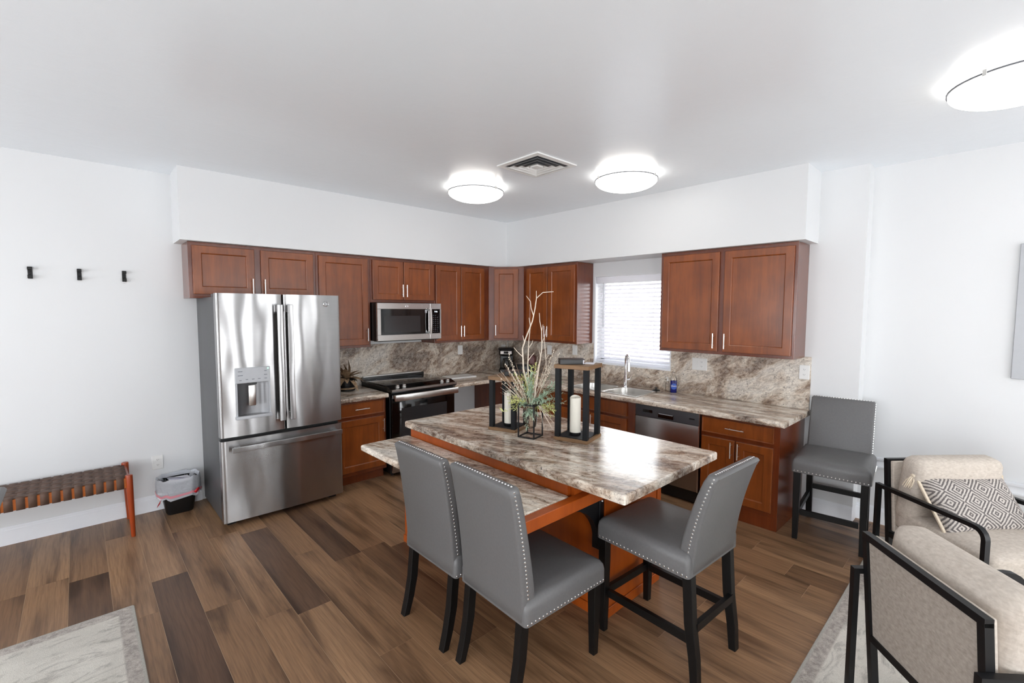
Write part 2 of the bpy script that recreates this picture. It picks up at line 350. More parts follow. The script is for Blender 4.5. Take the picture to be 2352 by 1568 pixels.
def obj(name, b, mat, parent=None, loc=(0, 0, 0), rot=(0, 0, 0), wn=False, ang=27, kind=None, label=None):
    me = bpy.data.meshes.new(name); b.bm.to_mesh(me); b.bm.free()
    me.materials.append(M[mat] if isinstance(mat, str) else mat)
    me.shade_smooth(); me.set_sharp_from_angle(angle=radians(ang))
    o = bpy.data.objects.new(name, me); COL.objects.link(o); o.location = loc; o.rotation_euler = rot
    if parent is not None: o.parent = parent
    if wn: md = o.modifiers.new('weighted', 'WEIGHTED_NORMAL'); md.keep_sharp = True
    if kind: o['kind'] = kind
    if label: o['label'] = label
    return o
def thing(name, label, cat, loc=(0, 0, 0), rz=0, group=None):
    o = bpy.data.objects.new(name, None); o.empty_display_size = .05; COL.objects.link(o); o.location = loc; o.rotation_euler = (0, 0, rz)
    return tag(o, label, cat, group)
def tag(o, label, cat, group=None):
    o['label'] = label; o['category'] = cat
    if group: o['group'] = group
    return o
def struct(name, b, mat, **k): return obj(name, b, mat, kind='structure', **k)
def copy_tree(o, parent=None):
    c = o.copy(); COL.objects.link(c)
    if parent is not None: c.parent = parent
    for ch in [x for x in bpy.data.objects if x.parent == o]: copy_tree(ch, c)
    return c
def text(name, s, size, mat, parent, loc, rot, ext=.0006, align='CENTER'):
    cu = bpy.data.curves.new(name, 'FONT'); cu.body = s; cu.size = size; cu.extrude = ext; cu.align_x = align; cu.align_y = 'CENTER'
    t = bpy.data.objects.new('t', cu); COL.objects.link(t); dg = bpy.context.evaluated_depsgraph_get(); dg.update()
    me = bpy.data.meshes.new_from_object(t.evaluated_get(dg)); bpy.data.objects.remove(t); bpy.data.curves.remove(cu)
    me.materials.clear(); me.materials.append(M[mat]); o = bpy.data.objects.new(name, me); COL.objects.link(o)
    o.parent = parent; o.location = loc; o.rotation_euler = rot; return o
FRONT = (radians(90), 0, 0)          # text that faces -y in its parent

# ------------------------------------------------------------------ room shell
X0, Y0, H = -8.5, -8.0, 2.743
YP, XP = -3.965, .152
def holed(axis, at0, at1, a0, a1, z0, z1, holes):
    # wall slab with rectangular holes; axis 'x': runs along x, thickness in y
    b = B(); cur = a0
    def bx(p, q, r, s):
        if q-p < 1e-4 or s-r < 1e-4: return
        if axis == 'x': b.box(p, q, at0, at1, r, s)
        else: b.box(at0, at1, p, q, r, s)
    for h0, h1, k0, k1 in sorted(holes):
        bx(cur, h0, z0, z1); bx(h0, h1, z0, k0); bx(h0, h1, k1, z1); cur = h1
    bx(cur, a1, z0, z1); return b
WIN = (-2.412, -1.478, 1.058, 2.03)
struct('wall_left', B().box(X0, .3, 0, .15, 0, H), 'wall')
struct('wall_right', holed('y', 0, .2, YP, 0, 0, H, [WIN]), 'wall')
struct('wall_right_recess', B().box(XP, .3, Y0, YP, 0, H), 'wall')
struct('wall_rear', holed('x', Y0-.15, Y0, X0, .3, 0, H, [tuple(w) for w in REAR_WIN]), 'wall')
struct('wall_side', holed('y', X0-.15, X0, Y0, .15, 0, H, [tuple(w) for w in SIDE_WIN]), 'wall')
struct('ceiling', B().box(X0-.15, .35, Y0-.15, .2, H, H+.1), 'ceil')
SD, SZ = .346, 2.187
struct('soffit_left', B().box(-3.745, 0, -SD, 0, SZ, H), 'wall')
struct('soffit_right', B().box(-SD, 0, -3.652, -SD, SZ, H), 'wall')
fl = struct('floor', B().box(X0-.15, .35, Y0-.15, .2, -.1, -.0006), 'seam')
# windows behind the camera: frames and glass in the openings
def win_unit(name, axis, at, a0, a1, z0, z1, n=2):
    b = B(); w = .05
    def bx(p, q, r, s, t=.03):
        if axis == 'x': b.box(p, q, at-t, at+t, r, s)
        else: b.box(at-t, at+t, p, q, r, s)
    bx(a0, a1, z0, z0+w); bx(a0, a1, z1-w, z1); bx(a0, a0+w, z0, z1); bx(a1-w, a1, z0, z1)
    for i in range(1, n): c = a0+(a1-a0)*i/n; bx(c-w/2, c+w/2, z0, z1)
    struct(name, b, 'trim')
for i, (x0, x1, z0, z1) in enumerate(REAR_WIN): win_unit('window_%d' % (i+2), 'x', Y0-.06, x0, x1, z0, z1, 1)
for i, (y0, y1, z0, z1) in enumerate(SIDE_WIN): win_unit('window_%d' % (i+6), 'y', X0-.06, y0, y1, z0, z1, 2)
# planks, parts of the floor
PW, PL = .182, 1.22
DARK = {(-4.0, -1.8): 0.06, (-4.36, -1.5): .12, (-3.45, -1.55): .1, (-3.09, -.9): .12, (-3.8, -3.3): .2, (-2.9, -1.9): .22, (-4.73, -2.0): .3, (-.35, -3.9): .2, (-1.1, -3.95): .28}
mesh_cache = {}
def plank(cx, y0, y1, tone, w=PW):
    key = (round(y1-y0, 3), round(w, 3))
    if key not in mesh_cache:
        b = B(); g = .0006; l = y1-y0
        t = bmesh.new(); bmesh.ops.create_cube(t, size=1)
        for v in t.verts:
            top = v.co.z > 0; e = .0002 if top else 0
            v.co = Vector((v.co.x*(w-2*g-2*e), v.co.y*(l-2*g-2*e), 0 if top else -.004))
        b._add(t); me = bpy.data.meshes.new('plank'); b.bm.to_mesh(me); b.bm.free(); me.materials.append(M['plank']); mesh_cache[key] = me
    o = bpy.data.objects.new('plank', mesh_cache[key]); COL.objects.link(o); o.parent = fl; o.location = (cx, (y0+y1)/2, 0); o['tone'] = tone
row = 0
x = -4.09-PW*24+PW/2
while x-PW/2 < XP:
    off = {(-4.0): -1.256, (-4.36): -.925, (-3.45): -.947, (-4.18): -.40}.get(round(x*100)/100, None)
    ph = None
    for k, v in ((-4.0, -1.256), (-4.364, -.925), (-3.454, -.947), (-4.182, -.40), (-3.818, -.58), (-3.636, -.86)):
        if abs(x-k) < .03: ph = v
    if ph is None: ph = -random.random()*PL
    y = ph+PL*2
    while y > 0: y -= PL
    y0 = y; edges = [0.0]
    while y0 > Y0: edges.append(y0); y0 -= PL
    edges.append(Y0)
    xl, xr = max(x-PW/2, X0), min(x+PW/2, XP)
    for a, b_ in zip(edges, edges[1:]):
        if a-b_ < .01: continue
        if b_ < -6.4 and x < -4.5: pass
        ce = (a+b_)/2; tone = .42+random.random()*.36
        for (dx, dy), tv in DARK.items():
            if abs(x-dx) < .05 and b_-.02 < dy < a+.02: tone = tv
        if xr-xl > .03: plank((xl+xr)/2, b_, a, tone, xr-xl)
    x += PW; row += 1
# baseboards and chair rail
def baseboard(name, x0, x1, y0, y1, axis):
    b = B(); t = .014
    if axis == 'x': b.box(x0, x1, -t, 0, 0, .10); b.box(x0, x1, -t*.7, 0, .10, .115); b.box(x0, x1, -t*.4, 0, .115, .128)
    else:
        b.box(x0-t, x0, y0, y1, 0, .10); b.box(x0-t*.7, x0, y0, y1, .10, .115); b.box(x0-t*.4, x0, y0, y1, .115, .128)
    struct(name, b, 'trim')
baseboard('baseboard_left', X0, -3.62, 0, 0, 'x')
baseboard('baseboard_right', 0, 0, YP, -3.63, 'y')
baseboard('baseboard_recess', XP, 0, Y0, YP, 'y')
b = B(); x = XP
b.box(x-.012, x, Y0, YP, .440, .520); b.box(x-.026, x, Y0, YP, .497, .522, .004, 2); b.box(x-.020, x, Y0, YP, .438, .452, .003, 2)
struct('trim_1', b, 'trim')
# kitchen window
y0, y1, z0, z1 = WIN
b = B(); w = .045
for a in ((y0, y0+w, z0, z1), (y1-w, y1, z0, z1), (y0, y1, z0, z0+w), (y0, y1, z1-w, z1)): b.box(.12, .16, a[0], a[1], a[2], a[3])
wn1 = struct('window_1', b, 'trim')
obj('pane', B().box(.138, .142, y0+.02, y1-.02, z0+.02, z1-.02), 'glass', wn1)
b = B(); t = .016
b.box(-.008, .03, y0-.012, y0+.004, z0-.012, z1); b.box(-.008, .03, y1-.004, y1+.012, z0-.012, z1); b.box(-.0095, .05, y0-.0135, y1+.0135, z0-t, z0+.004)
obj('window_trim', b, 'trim', wn1)
blind = thing('window_blind', 'white horizontal slat blind over the kitchen sink window', 'blind', (.035, (y0+y1)/2, z0))
hw = (y1-y0)/2-.012
obj('valance', B().box(-.045, .02, -hw, hw, .895, .965, .004), 'slat', blind)
sm = B(); sm.loft([[(-.024+.048*i/6, yy, .004*sin(pi*i/6)) for i in range(7)]+[(.024-.048*i/6, yy, .004*sin(pi*(6-i)/6)-.0025) for i in range(7)] for yy in (-hw+.004, hw-.004)])
s0 = obj('slat', sm, 'slat', blind, (0, 0, .06), (0, radians(-24), 0))
nS = 20
for i in range(1, nS): c = s0.copy(); COL.objects.link(c); c.location = (0, 0, .06+i*.0425)
obj('bottom_rail', B().box(-.024, .024, -hw+.004, hw-.004, .012, .034, .004), 'slat', blind)
for yy in (-.27, .27):
    obj('ladder_cord', B().cyl((-.026, yy, .03), (-.026, yy, .9), .0012, n=6).cyl((.026, yy, .03), (.026, yy, .9), .0012, n=6), 'slat', blind)
obj('tilt_wand', B().cyl((-.04, hw-.10, .40), (-.045, hw-.10, .90), .004, n=8), 'ltgrey', blind)
struct('outside_ground', B().box(.4, 14, -14, 10, -.35, -.3), 'grass')

# ------------------------------------------------------------------ cabinets
def pull(name, parent, x, z, y, length, vertical=True):
    b = B(); r = .0046; h = length/2
    if vertical:
        b.cyl((x, y-.030, z-h), (x, y-.030, z+h), r, n=10)
        for s in (-1, 1): b.cyl((x, y, z+s*h*.62), (x, y-.030, z+s*h*.62), r*.8, n=8)
    else:
        b.cyl((x-h, y-.030, z), (x+h, y-.030, z), r, n=10)
        for s in (-1, 1): b.cyl((x+s*h*.62, y, z), (x+s*h*.62, y-.030, z), r*.8, n=8)
    return obj(name, b, 'nickel', parent)
def door(parent, x0, x1, z0, z1, y, name='door', hx=None, hz=None, hl=.128, vertical=True, fw=.058):
    # a recessed-panel door: four frame members, a bevelled inner edge and a sunk flat panel
    b = B(); T = .02
    def loop(x0, x1, z0, z1, y): return [(x0, y, z0), (x1, y, z0), (x1, y, z1), (x0, y, z1)]
    f = fw; L_ = [loop(x0, x1, z0, z1, y), loop(x0, x1, z0, z1, y-T+.003), loop(x0+.003, x1-.003, z0+.003, z1-.003, y-T),
         loop(x0+f, x1-f, z0+f, z1-f, y-T), loop(x0+f+.006, x1-f-.006, z0+f+.006, z1-f-.006, y-T+.004),
         loop(x0+f+.008, x1-f-.008, z0+f+.008, z1-f-.008, y-T+.010)]
    b.loft(L_, True, True)
    d = obj(name, b, 'cab', parent, ang=20)
    if hx is not None: pull('handle', d, hx, hz, y-T, hl, vertical)
    return d
def carcass(parent, x0, x1, z0, z1, depth, sides=None):
    return obj('body', B().box(x0, x1, -depth, -.002, z0, z1, .0015, 1), 'cabd', parent)
ZB, ZT = 1.272, 2.185
RZ = -pi/2
GU = 'wall cabinets'
def upper(name, label, x0, x1, z0, doors, loc=(0, 0, 0), rz=0, bottom=True):
    t = thing(name, label, 'cabinet', loc, rz, GU)
    carcass(t, x0, x1, z0, ZT, .285)
    for d in doors: door(t, *d[:4], -.285, hx=d[4], hz=d[5])
    return t
upper('wall_cabinet', 'low two-door brown wall cabinet above the steel refrigerator', -3.69, -2.707, 1.740,
      [(-3.664, -3.222, 1.772, 2.158, -3.243, 1.845), (-3.171, -2.733, 1.772, 2.158, -3.150, 1.845)])
upper('wall_cabinet', 'narrow one-door brown wall cabinet between refrigerator and microwave', -2.706, -2.17, ZB,
      [(-2.680, -2.196, 1.296, 2.156, -2.217, 1.40)])
upper('wall_cabinet', 'short two-door brown wall cabinet directly above the microwave', -2.169, -1.396, 1.725,
      [(-2.144, -1.796, 1.754, 2.156, -1.816, 1.85), (-1.788, -1.410, 1.754, 2.156, -1.768, 1.85)])
upper('wall_cabinet', 'tall two-door brown wall cabinet right of the microwave', -1.395, -.594, ZB,
      [(-1.383, -1.037, 1.296, 2.156, -1.056, 1.40), (-1.029, -.678, 1.296, 2.156, -1.010, 1.40)])
upper('wall_cabinet', 'two-door brown wall cabinet left of the kitchen window', .594, 1.44, ZB,
      [(.656, 1.002, 1.296, 2.156, .984, 1.40), (1.010, 1.414, 1.296, 2.156, 1.030, 1.40)], rz=RZ)
upper('wall_cabinet', 'large two-door brown wall cabinet right of the kitchen window', 2.45, 3.594, ZB,
      [(2.478, 3.002, 1.298, 2.155, 2.975, 1.39), (3.046, 3.573, 1.298, 2.155, 3.072, 1.39)], rz=RZ)
t = thing('wall_cabinet', 'one-door diagonal brown wall cabinet in the kitchen corner', 'cabinet', (0, 0, 0), 0, GU)
pts = [(-.002, -.002), (-.593, -.002), (-.593, -.285), (-.285, -.593), (-.002, -.593)]
obj('body', B().loft([[(x, y, z) for x, y in pts] for z in (ZB, ZT)]), 'cabd', t)
# diagonal door: local frame centred on the diagonal face
dg_ = bpy.data.objects.new('door_frame', None)
bpy.data.objects.remove(dg_)
cxd, cyd = -.439, -.439
d = door(t, -.150, .150, 1.296, 2.156, 0, hx=-.128, hz=1.40)
d.location = (cxd, cyd, 0); d.rotation_euler = (0, 0, radians(-45))

# base cabinets
ZC = .803     # underside of the counter
GB = 'base cabinets'
def kick(t, x0, x1, dep): obj('toe_kick', B().box(x0+.001, x1-.001, -dep+.07, -.004, 0, .098), 'cabd', t)
t = thing('base_cabinet', 'brown base cabinet with one drawer and one door beside refrigerator', 'cabinet', (0, 0, 0), 0, GB)
obj('body', B().box(-2.69, -2.18, -.6, -.003, .098, ZC, .0015, 1), 'cabd', t); kick(t, -2.69, -2.18, .6)
dr = door(t, -2.672, -2.205, .660, .783, -.6, 'drawer', -2.44, .725, .14, False, fw=.0); 
door(t, -2.672, -2.205, .135, .628, -.6, 'door', -2.222, .54, .128)
t = thing('base_cabinet', 'plain brown corner base cabinet beside the open knee space', 'cabinet', (0, 0, 0), RZ, GB)
obj('body', B().box(.004, 1.44, -.6, -.003, .098, ZC, .0015, 1), 'cabd', t); kick(t, .004, 1.44, .6)
door(t, .95, 1.415, .135, .783, -.6, 'door', .975, .68)
t = thing('base_cabinet', 'brown sink base cabinet with false drawer front under the sink', 'cabinet', (0, 0, 0), RZ, GB)
b = B(); b.box(1.442, 2.398, -.6, -.003, .098, .56, .0015, 1); b.box(1.442, 2.398, -.6, -.58, .56, ZC); b.box(1.442, 1.46, -.58, -.003, .56, ZC); b.box(2.38, 2.398, -.58, -.003, .56, ZC)
obj('body', b, 'cabd', t); kick(t, 1.442, 2.398, .6)
door(t, 1.47, 2.31, .655, .783, -.6, 'false_drawer_front', fw=.0)
door(t, 1.47, 1.885, .135, .628, -.6, 'door', 1.862, .55); door(t, 1.895, 2.31, .135, .628, -.6, 'door', 1.918, .55)
t = thing('base_cabinet', 'brown base cabinet with drawer and two doors right of dishwasher', 'cabinet', (0, 0, 0), RZ, GB)
obj('body', B().box(3.024, 3.616, -.6, -.003, .0, ZC, .0015, 1), 'cabd', t)
obj('toe_panel', B().box(3.03, 3.60, -.603, -.6, .0, .10), 'cabd', t)
door(t, 3.036, 3.575, .662, .783, -.6, 'drawer', 3.305, .722, .14, False, fw=.0)
door(t, 3.036, 3.298, .135, .628, -.6, 'door', 3.278, .555); door(t, 3.310, 3.575, .135, .628, -.6, 'door', 3.332, .555)

# counters: rounded front nose, flat slab behind
CT = .845
def nose(b, axis, f0, back, a0, a1, z0=ZC, z1=CT):
    # front strip: profile extruded along the axis; f0 is the front coordinate, back the coordinate where it joins the slab
    s = 1 if back > f0 else -1; r = .016; pr = []
    for k in range(5): a = pi/2*k/4; pr.append((f0+s*(r-r*sin(a)), z1-r+r*cos(a)))
    for k in range(4): a = pi/2*k/3; pr.append((f0+s*(.010-.010*cos(a)), z0+.010-.010*sin(a)))
    pr.append((back, z0)); pr.append((back, z1))
    if axis == 'x': b.loft([[(a, p, q) for p, q in pr] for a in (a0, a1)])
    else: b.loft([[(p, a, q) for p, q in pr] for a in (a0, a1)])
GC = 'granite-look counter pieces'
t = thing('countertop', 'short granite-look counter between refrigerator and range', 'countertop', (0, 0, 0), 0)
b = B(); nose(b, 'x', -.66, -.60, -2.70, -2.178); b.box(-2.70, -2.178, -.60, -.004, ZC, CT)
obj('slab', b, 'top', t, wn=True)
t = thing('countertop', 'long L-shaped granite-look counter holding the sink', 'countertop')
b = B(); nose(b, 'x', -.66, -.60, -1.388, -.60); b.box(-1.388, -.60, -.60, -.004, ZC, CT)
obj('slab', b, 'top', t, wn=True)
SK = (-.575, -.115, -2.385, -1.565)     # sink cut-out x0,x1,y0,y1
b = B(); nose(b, 'y', -.66, -.60, -3.655, -.60)
b.box(-.60, -.004, -1.565, -.004, ZC, CT); b.box(-.60, -.004, -3.655, -2.385, ZC, CT)
b.box(-.60, -.575, -2.385, -1.565, ZC, CT); b.box(-.115, -.004, -2.385, -1.565, ZC, CT)
obj('slab', b, 'topx', t, wn=True)
# backsplash
t = thing('backsplash', 'granite-look backsplash behind the range and refrigerator side', 'backsplash')
obj('panel', B().box(-2.70, -.022, -.012, -.001, CT, 1.277), 'splash', t)
obj('curb', B().box(-1.388, -.022, -.022, -.012, CT, .948, .002, 1), 'splash', t); obj('curb', B().box(-2.70, -2.178, -.022, -.012, CT, .948, .002, 1), 'splash', t)
t = thing('backsplash', 'granite-look backsplash around the kitchen window and sink', 'backsplash')
b = B(); b.box(-.012, -.001, -1.462, -.012, CT, 1.277); b.box(-.012, -.001, -2.426, -1.462, CT, 1.041); b.box(-.012, -.001, -3.645, -2.426, CT, 1.277)
obj('panel', b, 'splash2', t)
obj('curb', B().box(-.022, -.012, -3.645, -.022, CT, .948, .002, 1), 'splash2', t)

# ------------------------------------------------------------------ refrigerator
t = thing('refrigerator', 'stainless steel french door refrigerator with ice and water dispenser', 'refrigerator', (-3.155, 0, 0))
FW = .4575
obj('case', B().box(-.45, .45, -.715, -.03, .03, 1.745, .004, 2), 'case', t)
obj('foot', B().box(-.42, -.36, -.71, -.63, 0, .03), 'black', t); obj('foot', B().box(.36, .42, -.71, -.63, 0, .03), 'black', t)
obj('base_grille', B().box(-.43, .43, -.70, -.6, .012, .06), 'black', t)
obj('hinge_cover', B().box(-.45, -.37, -.75, -.60, 1.745, 1.768, .004), 'dkgrey', t); obj('hinge_cover', B().box(.37, .45, -.75, -.60, 1.745, 1.768, .004), 'dkgrey', t)
def fprof(x0, x1, xa, xb, yb=-.725):
    # outline of a crowned door front between xa and xb (the whole door spans x0..x1, rounded at its own two edges)
    yf, r, n = -.795, .014, 44; fr = []
    for k in range(5): a = pi/2*k/4; fr.append((x0+r-r*cos(a), yf+.006+r-r*sin(a)))
    for k in range(1, n): q = k/n; fr.append((x0+r+(x1-x0-2*r)*q, yf+.006-.010*sin(pi*q)))
    for k in range(5): a = pi/2*(4-k)/4; fr.append((x1-r+r*cos(a), yf+.006+r-r*sin(a)))
    def yat(x): return yf+.006-.010*sin(pi*(x-x0-r)/(x1-x0-2*r))
    mid = [p for p in fr if xa+1e-5 < p[0] < xb-1e-5]
    a_ = [(xa, yb)]+([] if xa <= x0 else [(xa, yat(xa))]); b_ = ([] if xb >= x1 else [(xb, yat(xb))])+[(xb, yb)]
    if xa <= x0: mid = [p for p in fr if p[0] < xb-1e-5]
    if xb >= x1: mid = [p for p in fr if p[0] > xa+1e-5] if xa > x0 else fr
    return a_+mid+b_
def fdoor(x0, x1, z0, z1, hole=None, name='door'):
    b = B()
    def seg(xa, xb, za, zb): b.loft([[(x, y, z) for x, y in fprof(x0, x1, xa, xb)] for z in (za, zb)])
    if hole:
        h0, h1, k0, k1 = hole
        seg(x0, x1, z0, k0); seg(x0, x1, k1, z1); seg(x0, h0, k0, k1); seg(h1, x1, k0, k1)
    else: seg(x0, x1, z0, z1)
    return obj(name, b, 'steel', t, ang=40)
ld = fdoor(-FW, -.004, .695, 1.770, (-.340, -.124, .846, 1.095))
rd = fdoor(.004, FW, .695, 1.770)
dw_ = fdoor(-FW, FW, .045, .668, name='freezer_drawer')
# gasket gap
obj('gasket', B().box(-.445, .445, -.724, -.714, .66, .70), 'black', t)
def dhandle(parent, x, z0, z1):
    b = B(); pts = [(x, -.835+.0*k, z0+(z1-z0)*k/8) for k in range(9)]
    b.box(x-.021, x+.021, -.852, -.836, z0, z1, .004, 2)
    b.box(x-.016, x+.016, -.840, -.796, z1-.06, z1-.004, .003, 1); b.box(x-.016, x+.016, -.840, -.796, z0+.004, z0+.06, .003, 1)
    obj('handle', b, 'steel', parent, wn=True)
dhandle(ld, -.038, .775, 1.690); dhandle(rd, .038, .775, 1.690)
b = B(); b.box(-.40, .43, -.862, -.846, .588, .628, .004, 2); b.box(-.375, -.335, -.850, -.798, .594, .622, .003, 1); b.box(.365, .405, -.850, -.798, .594, .622, .003, 1)
obj('handle', b, 'steel', dw_, wn=True)
# dispenser: control panel over a lit recess (built proud as a frame around a sunk box)
b = B(); b.box(-.352, -.112, -.808, -.79, 1.095, 1.212, .003, 1); b.box(-.352, -.340, -.803, -.79, .84, 1.095); b.box(-.124, -.112, -.803, -.79, .84, 1.095); b.box(-.356, -.106, -.822, -.79, .822, .846, .004, 2)
ds = obj('dispenser', b, 'ltgrey', ld)
b = B(); n = 10
b.loft([[(-.340+.216*k/n, -.795+.062*sin(pi*k/n)**.6, z) for k in range(n+1)] for z in (.846, 1.095)], False, False, False)
obj('recess', b, 'recess', ds)
obj('paddle', B().box(-.262, -.212, -.792, -.776, .915, 1.075, .006, 2), 'nickel', ds)
obj('spout', B().box(-.262, -.205, -.800, -.770, 1.08, 1.096, .003, 1), 'black', ds)
b = B()
for k, (xx, zz, ww) in enumerate([(-.318, 1.185, .03), (-.318, 1.155, .034), (-.318, 1.118, .016), (-.275, 1.122, .016), (-.232, 1.122, .018), (-.19, 1.122, .018), (-.145, 1.122, .018), (-.145, 1.15, .022), (-.145, 1.18, .018)]):
    b.box(xx-ww/2, xx+ww/2, -.8088, -.808, zz-.002, zz+.002)
obj('button_print', b, 'mark', ds)
obj('indicator_light', B().box(-.132, -.122, -.8095, -.808, 1.193, 1.203), 'led', ds)
b = B(); b.lathe([(.0185, 0), (.022, .001), (.022, .003), (.0195, .004), (.0185, .002)], 24)
lg = obj('logo', b, 'chrome', rd, (.337, -.7995, 1.698), (radians(90), 0, 0))
text('logo_letters', 'GE', .021, 'chrome', rd, (.337, -.8025, 1.698), FRONT, .001)

# ------------------------------------------------------------------ microwave
t = thing('microwave', 'stainless over-the-range microwave with black glass door', 'microwave', (-1.782, 0, 1.333))
obj('case', B().box(-.380, .380, -.395, -.004, .0, .388, .003, 1), 'black', t)
obj('vent_grille', B().box(-.36, .36, -.40, -.30, -.006, .0), 'black', t)
b = B()
mx0, mx1 = -.380, .235
for a in ((mx0, mx1, .325, .386), (mx0, mx1, .002, .062), (mx0, mx0+.038, .062, .325), (mx1-.016, mx1, .062, .325)): b.box(a[0], a[1], -.425, -.397, a[2], a[3], .002, 1)
md = obj('door', b, 'steel2', t)
obj('glass', B().box(mx0+.036, mx1-.014, -.420, -.398, .060, .327), 'blackglass', md)
obj('window_mesh', B().box(-.305, .115, -.4215, -.4195, .085, .255), 'greyglass', md)
b = B(); zz = [.055+.28*k/10 for k in range(11)]
b.loft([[(.222+dx*.012, -.455-.010*sin(pi*k/10)+dy*.006, z) for dx, dy in ((-1, -1), (1, -1), (1, 1), (-1, 1))] for k, z in enumerate(zz)])
b.box(.214, .230, -.456, -.42, .062, .085); b.box(.214, .230, -.456, -.42, .305, .328)
obj('handle', b, 'nickel', md, ang=50)
obj('sticker', B().box(.175, .200, -.4212, -.4200, .285, .318), 'ltgrey', md); obj('sticker', B().box(.182, .196, -.4212, -.4200, .075, .098), 'ltgrey', md)
b = B(); b.box(.238, .380, -.425, -.397, .325, .386, .002, 1); b.box(.238, .380, -.425, -.397, .002, .062, .002, 1); b.box(.366, .380, -.425, -.397, .062, .325)
cp = obj('control_frame', b, 'steel2', t)
obj('keypad', B().box(.238, .366, -.420, -.398, .060, .327), 'blackglass', cp)
b = B()
for r in range(9):
    for c in range(4):
        if r == 0 and c in (0, 3): continue
        b.box(.256+c*.027-.006, .256+c*.027+.006, -.4208, -.420, .085+(8-r)*.0215-.003, .085+(8-r)*.0215+.003)
obj('key_print', b, 'mark', cp, kind='stuff')
text('clock_display', '9:46', .022, 'disp', cp, (.315, -.4206, .298), FRONT)
b = B(); b.lathe([(.011, 0), (.0135, .001), (.0135, .002), (.011, .0025)], 18); obj('logo', b, 'chrome', md, (-.05, -.4255, .355), (radians(90), 0, 0))
text('logo_letters', 'GE', .012, 'chrome', md, (-.05, -.4262, .355), FRONT)

# ------------------------------------------------------------------ range
t = thing('range', 'black and stainless slide-in electric range with glass cooktop', 'stove', (-1.778, 0, 0))
obj('body', B().box(-.377, .377, -.635, -.022, .03, .880, .002, 1), 'black', t)
ctp = obj('cooktop', B().box(-.383, .383, -.595, -.045, .880, .905, .006, 2), 'cooktop', t)
for (xx, yy, rr) in ((-.19, -.17, .085), (.19, -.17, .075), (-.19, -.43, .075), (.19, -.43, .11)):
    b = B(); b.lathe([(rr, 0), (rr, .0006), (rr-.003, .0006), (rr-.003, 0)], 36); obj('burner_ring', b, 'mark', ctp, (xx, yy, .9048))
obj('back_guard', B().box(-.383, .383, -.05, -.014, .88, .925, .004, 2), 'black', t); obj('back_trim', B().box(-.37, .35, -.052, -.018, .925, .942, .002, 1), 'nickel', t)
# sloping front control panel
b = B(); b.loft([[(x, -.595, .904), (x, -.688, .872), (x, -.694, .845), (x, -.640, .828), (x, -.595, .84)] for x in (-.383, .383)])
cpn = obj('control_panel', b, 'cooktop', t)
obj('panel_trim', B().bar([(-.383, -.693, .868), (.383, -.693, .868)], .020, .016), 'steel2', cpn)
sl = math.atan2(.032, .093)
for xx in (-.30, -.225, .225, .30):
    b = B(); b.lathe([(.021, 0), (.021, .006), (.018, .01), (.017, .026), (.014, .030), (.001, .031)], 18, cap=True); b.box(-.004, .004, -.017, .017, .022, .033, .001, 1)
    obj('knob', b, 'nickel', cpn, (xx, -.645, .888), (sl, 0, 0))
obj('display', B().box(-.09, .09, -.018, .018, .0, .0012), 'blackglass', cpn, (0, -.643, .888), (sl, 0, 0))
b = B(); b.box(-.372, .372, -.672, -.637, .215, .822, .004, 2); od = obj('oven_door', b, 'blackglass', t)
obj('oven_window', B().box(-.27, .27, -.6738, -.6718, .36, .68), 'greyglass', od)
b = B(); b.box(-.372, .372, -.748, -.716, .768, .830, .006, 2); b.box(-.366, -.33, -.72, -.670, .788, .820); b.box(.33, .366, -.72, -.670, .788, .820); obj('handle', b, 'nickel', od)
b = B(); b.box(-.372, .372, -.668, -.637, .045, .205, .004, 2); obj('drawer', b, 'steel2', t)
for sx in (-1, 1): obj('foot', B().cyl((sx*.33, -.58, 0), (sx*.33, -.58, .03), .018), 'black', t)

# ------------------------------------------------------------------ dishwasher
t = thing('dishwasher', 'stainless dishwasher with grey control strip under the window-side counter', 'dishwasher', (0, -2.709, 0), RZ)
obj('tub', B().box(-.302, .302, -.575, -.01, .02, .80), 'black', t)
obj('door', B().box(-.303, .303, -.612, -.576, .125, .688, .004, 2), 'dwsteel', t)
cs = obj('control_strip', B().box(-.303, .303, -.614, -.576, .690, .795, .004, 2), 'dkgrey', t)
obj('display', B().box(-.225, -.13, -.6152, -.6138, .732, .757), 'blackglass', cs)
b = B(); b.box(-.072, .072, -.6152, -.6138, .704, .742); obj('pocket_handle', b, 'blackglass', cs); obj('pocket_lip', B().box(-.066, .066, -.62, -.613, .736, .742, .001, 1), 'ltgrey', cs)
obj('badge', B().box(.215, .262, -.6152, -.6138, .737, .748), 'black', cs)
obj('edge_strip', B().box(.296, .304, -.6135, -.57, .125, .795), 'nickel', t)
obj('toe_panel', B().box(-.30, .30, -.54, -.50, 0, .11), 'black', t)

# ------------------------------------------------------------------ sink, faucet and bottles
t = thing('kitchen_sink', 'stainless double-bowl drop-in sink in the window-side counter', 'sink')
x0, x1, y0, y1 = -.595, -.10, -2.405, -1.545
b = B(); z = CT
def ring(b, o, i, z, th=.004):
    b.loft([rrect(*o[:2], .03, 4, *o[2:], z-.001), rrect(*o[:2], .03, 4, *o[2:], z+th), rrect(*i[:2], .05, 4, *i[2:], z+th), rrect(*i[:2], .05, 4, *i[2:], z-.001)], False, False)
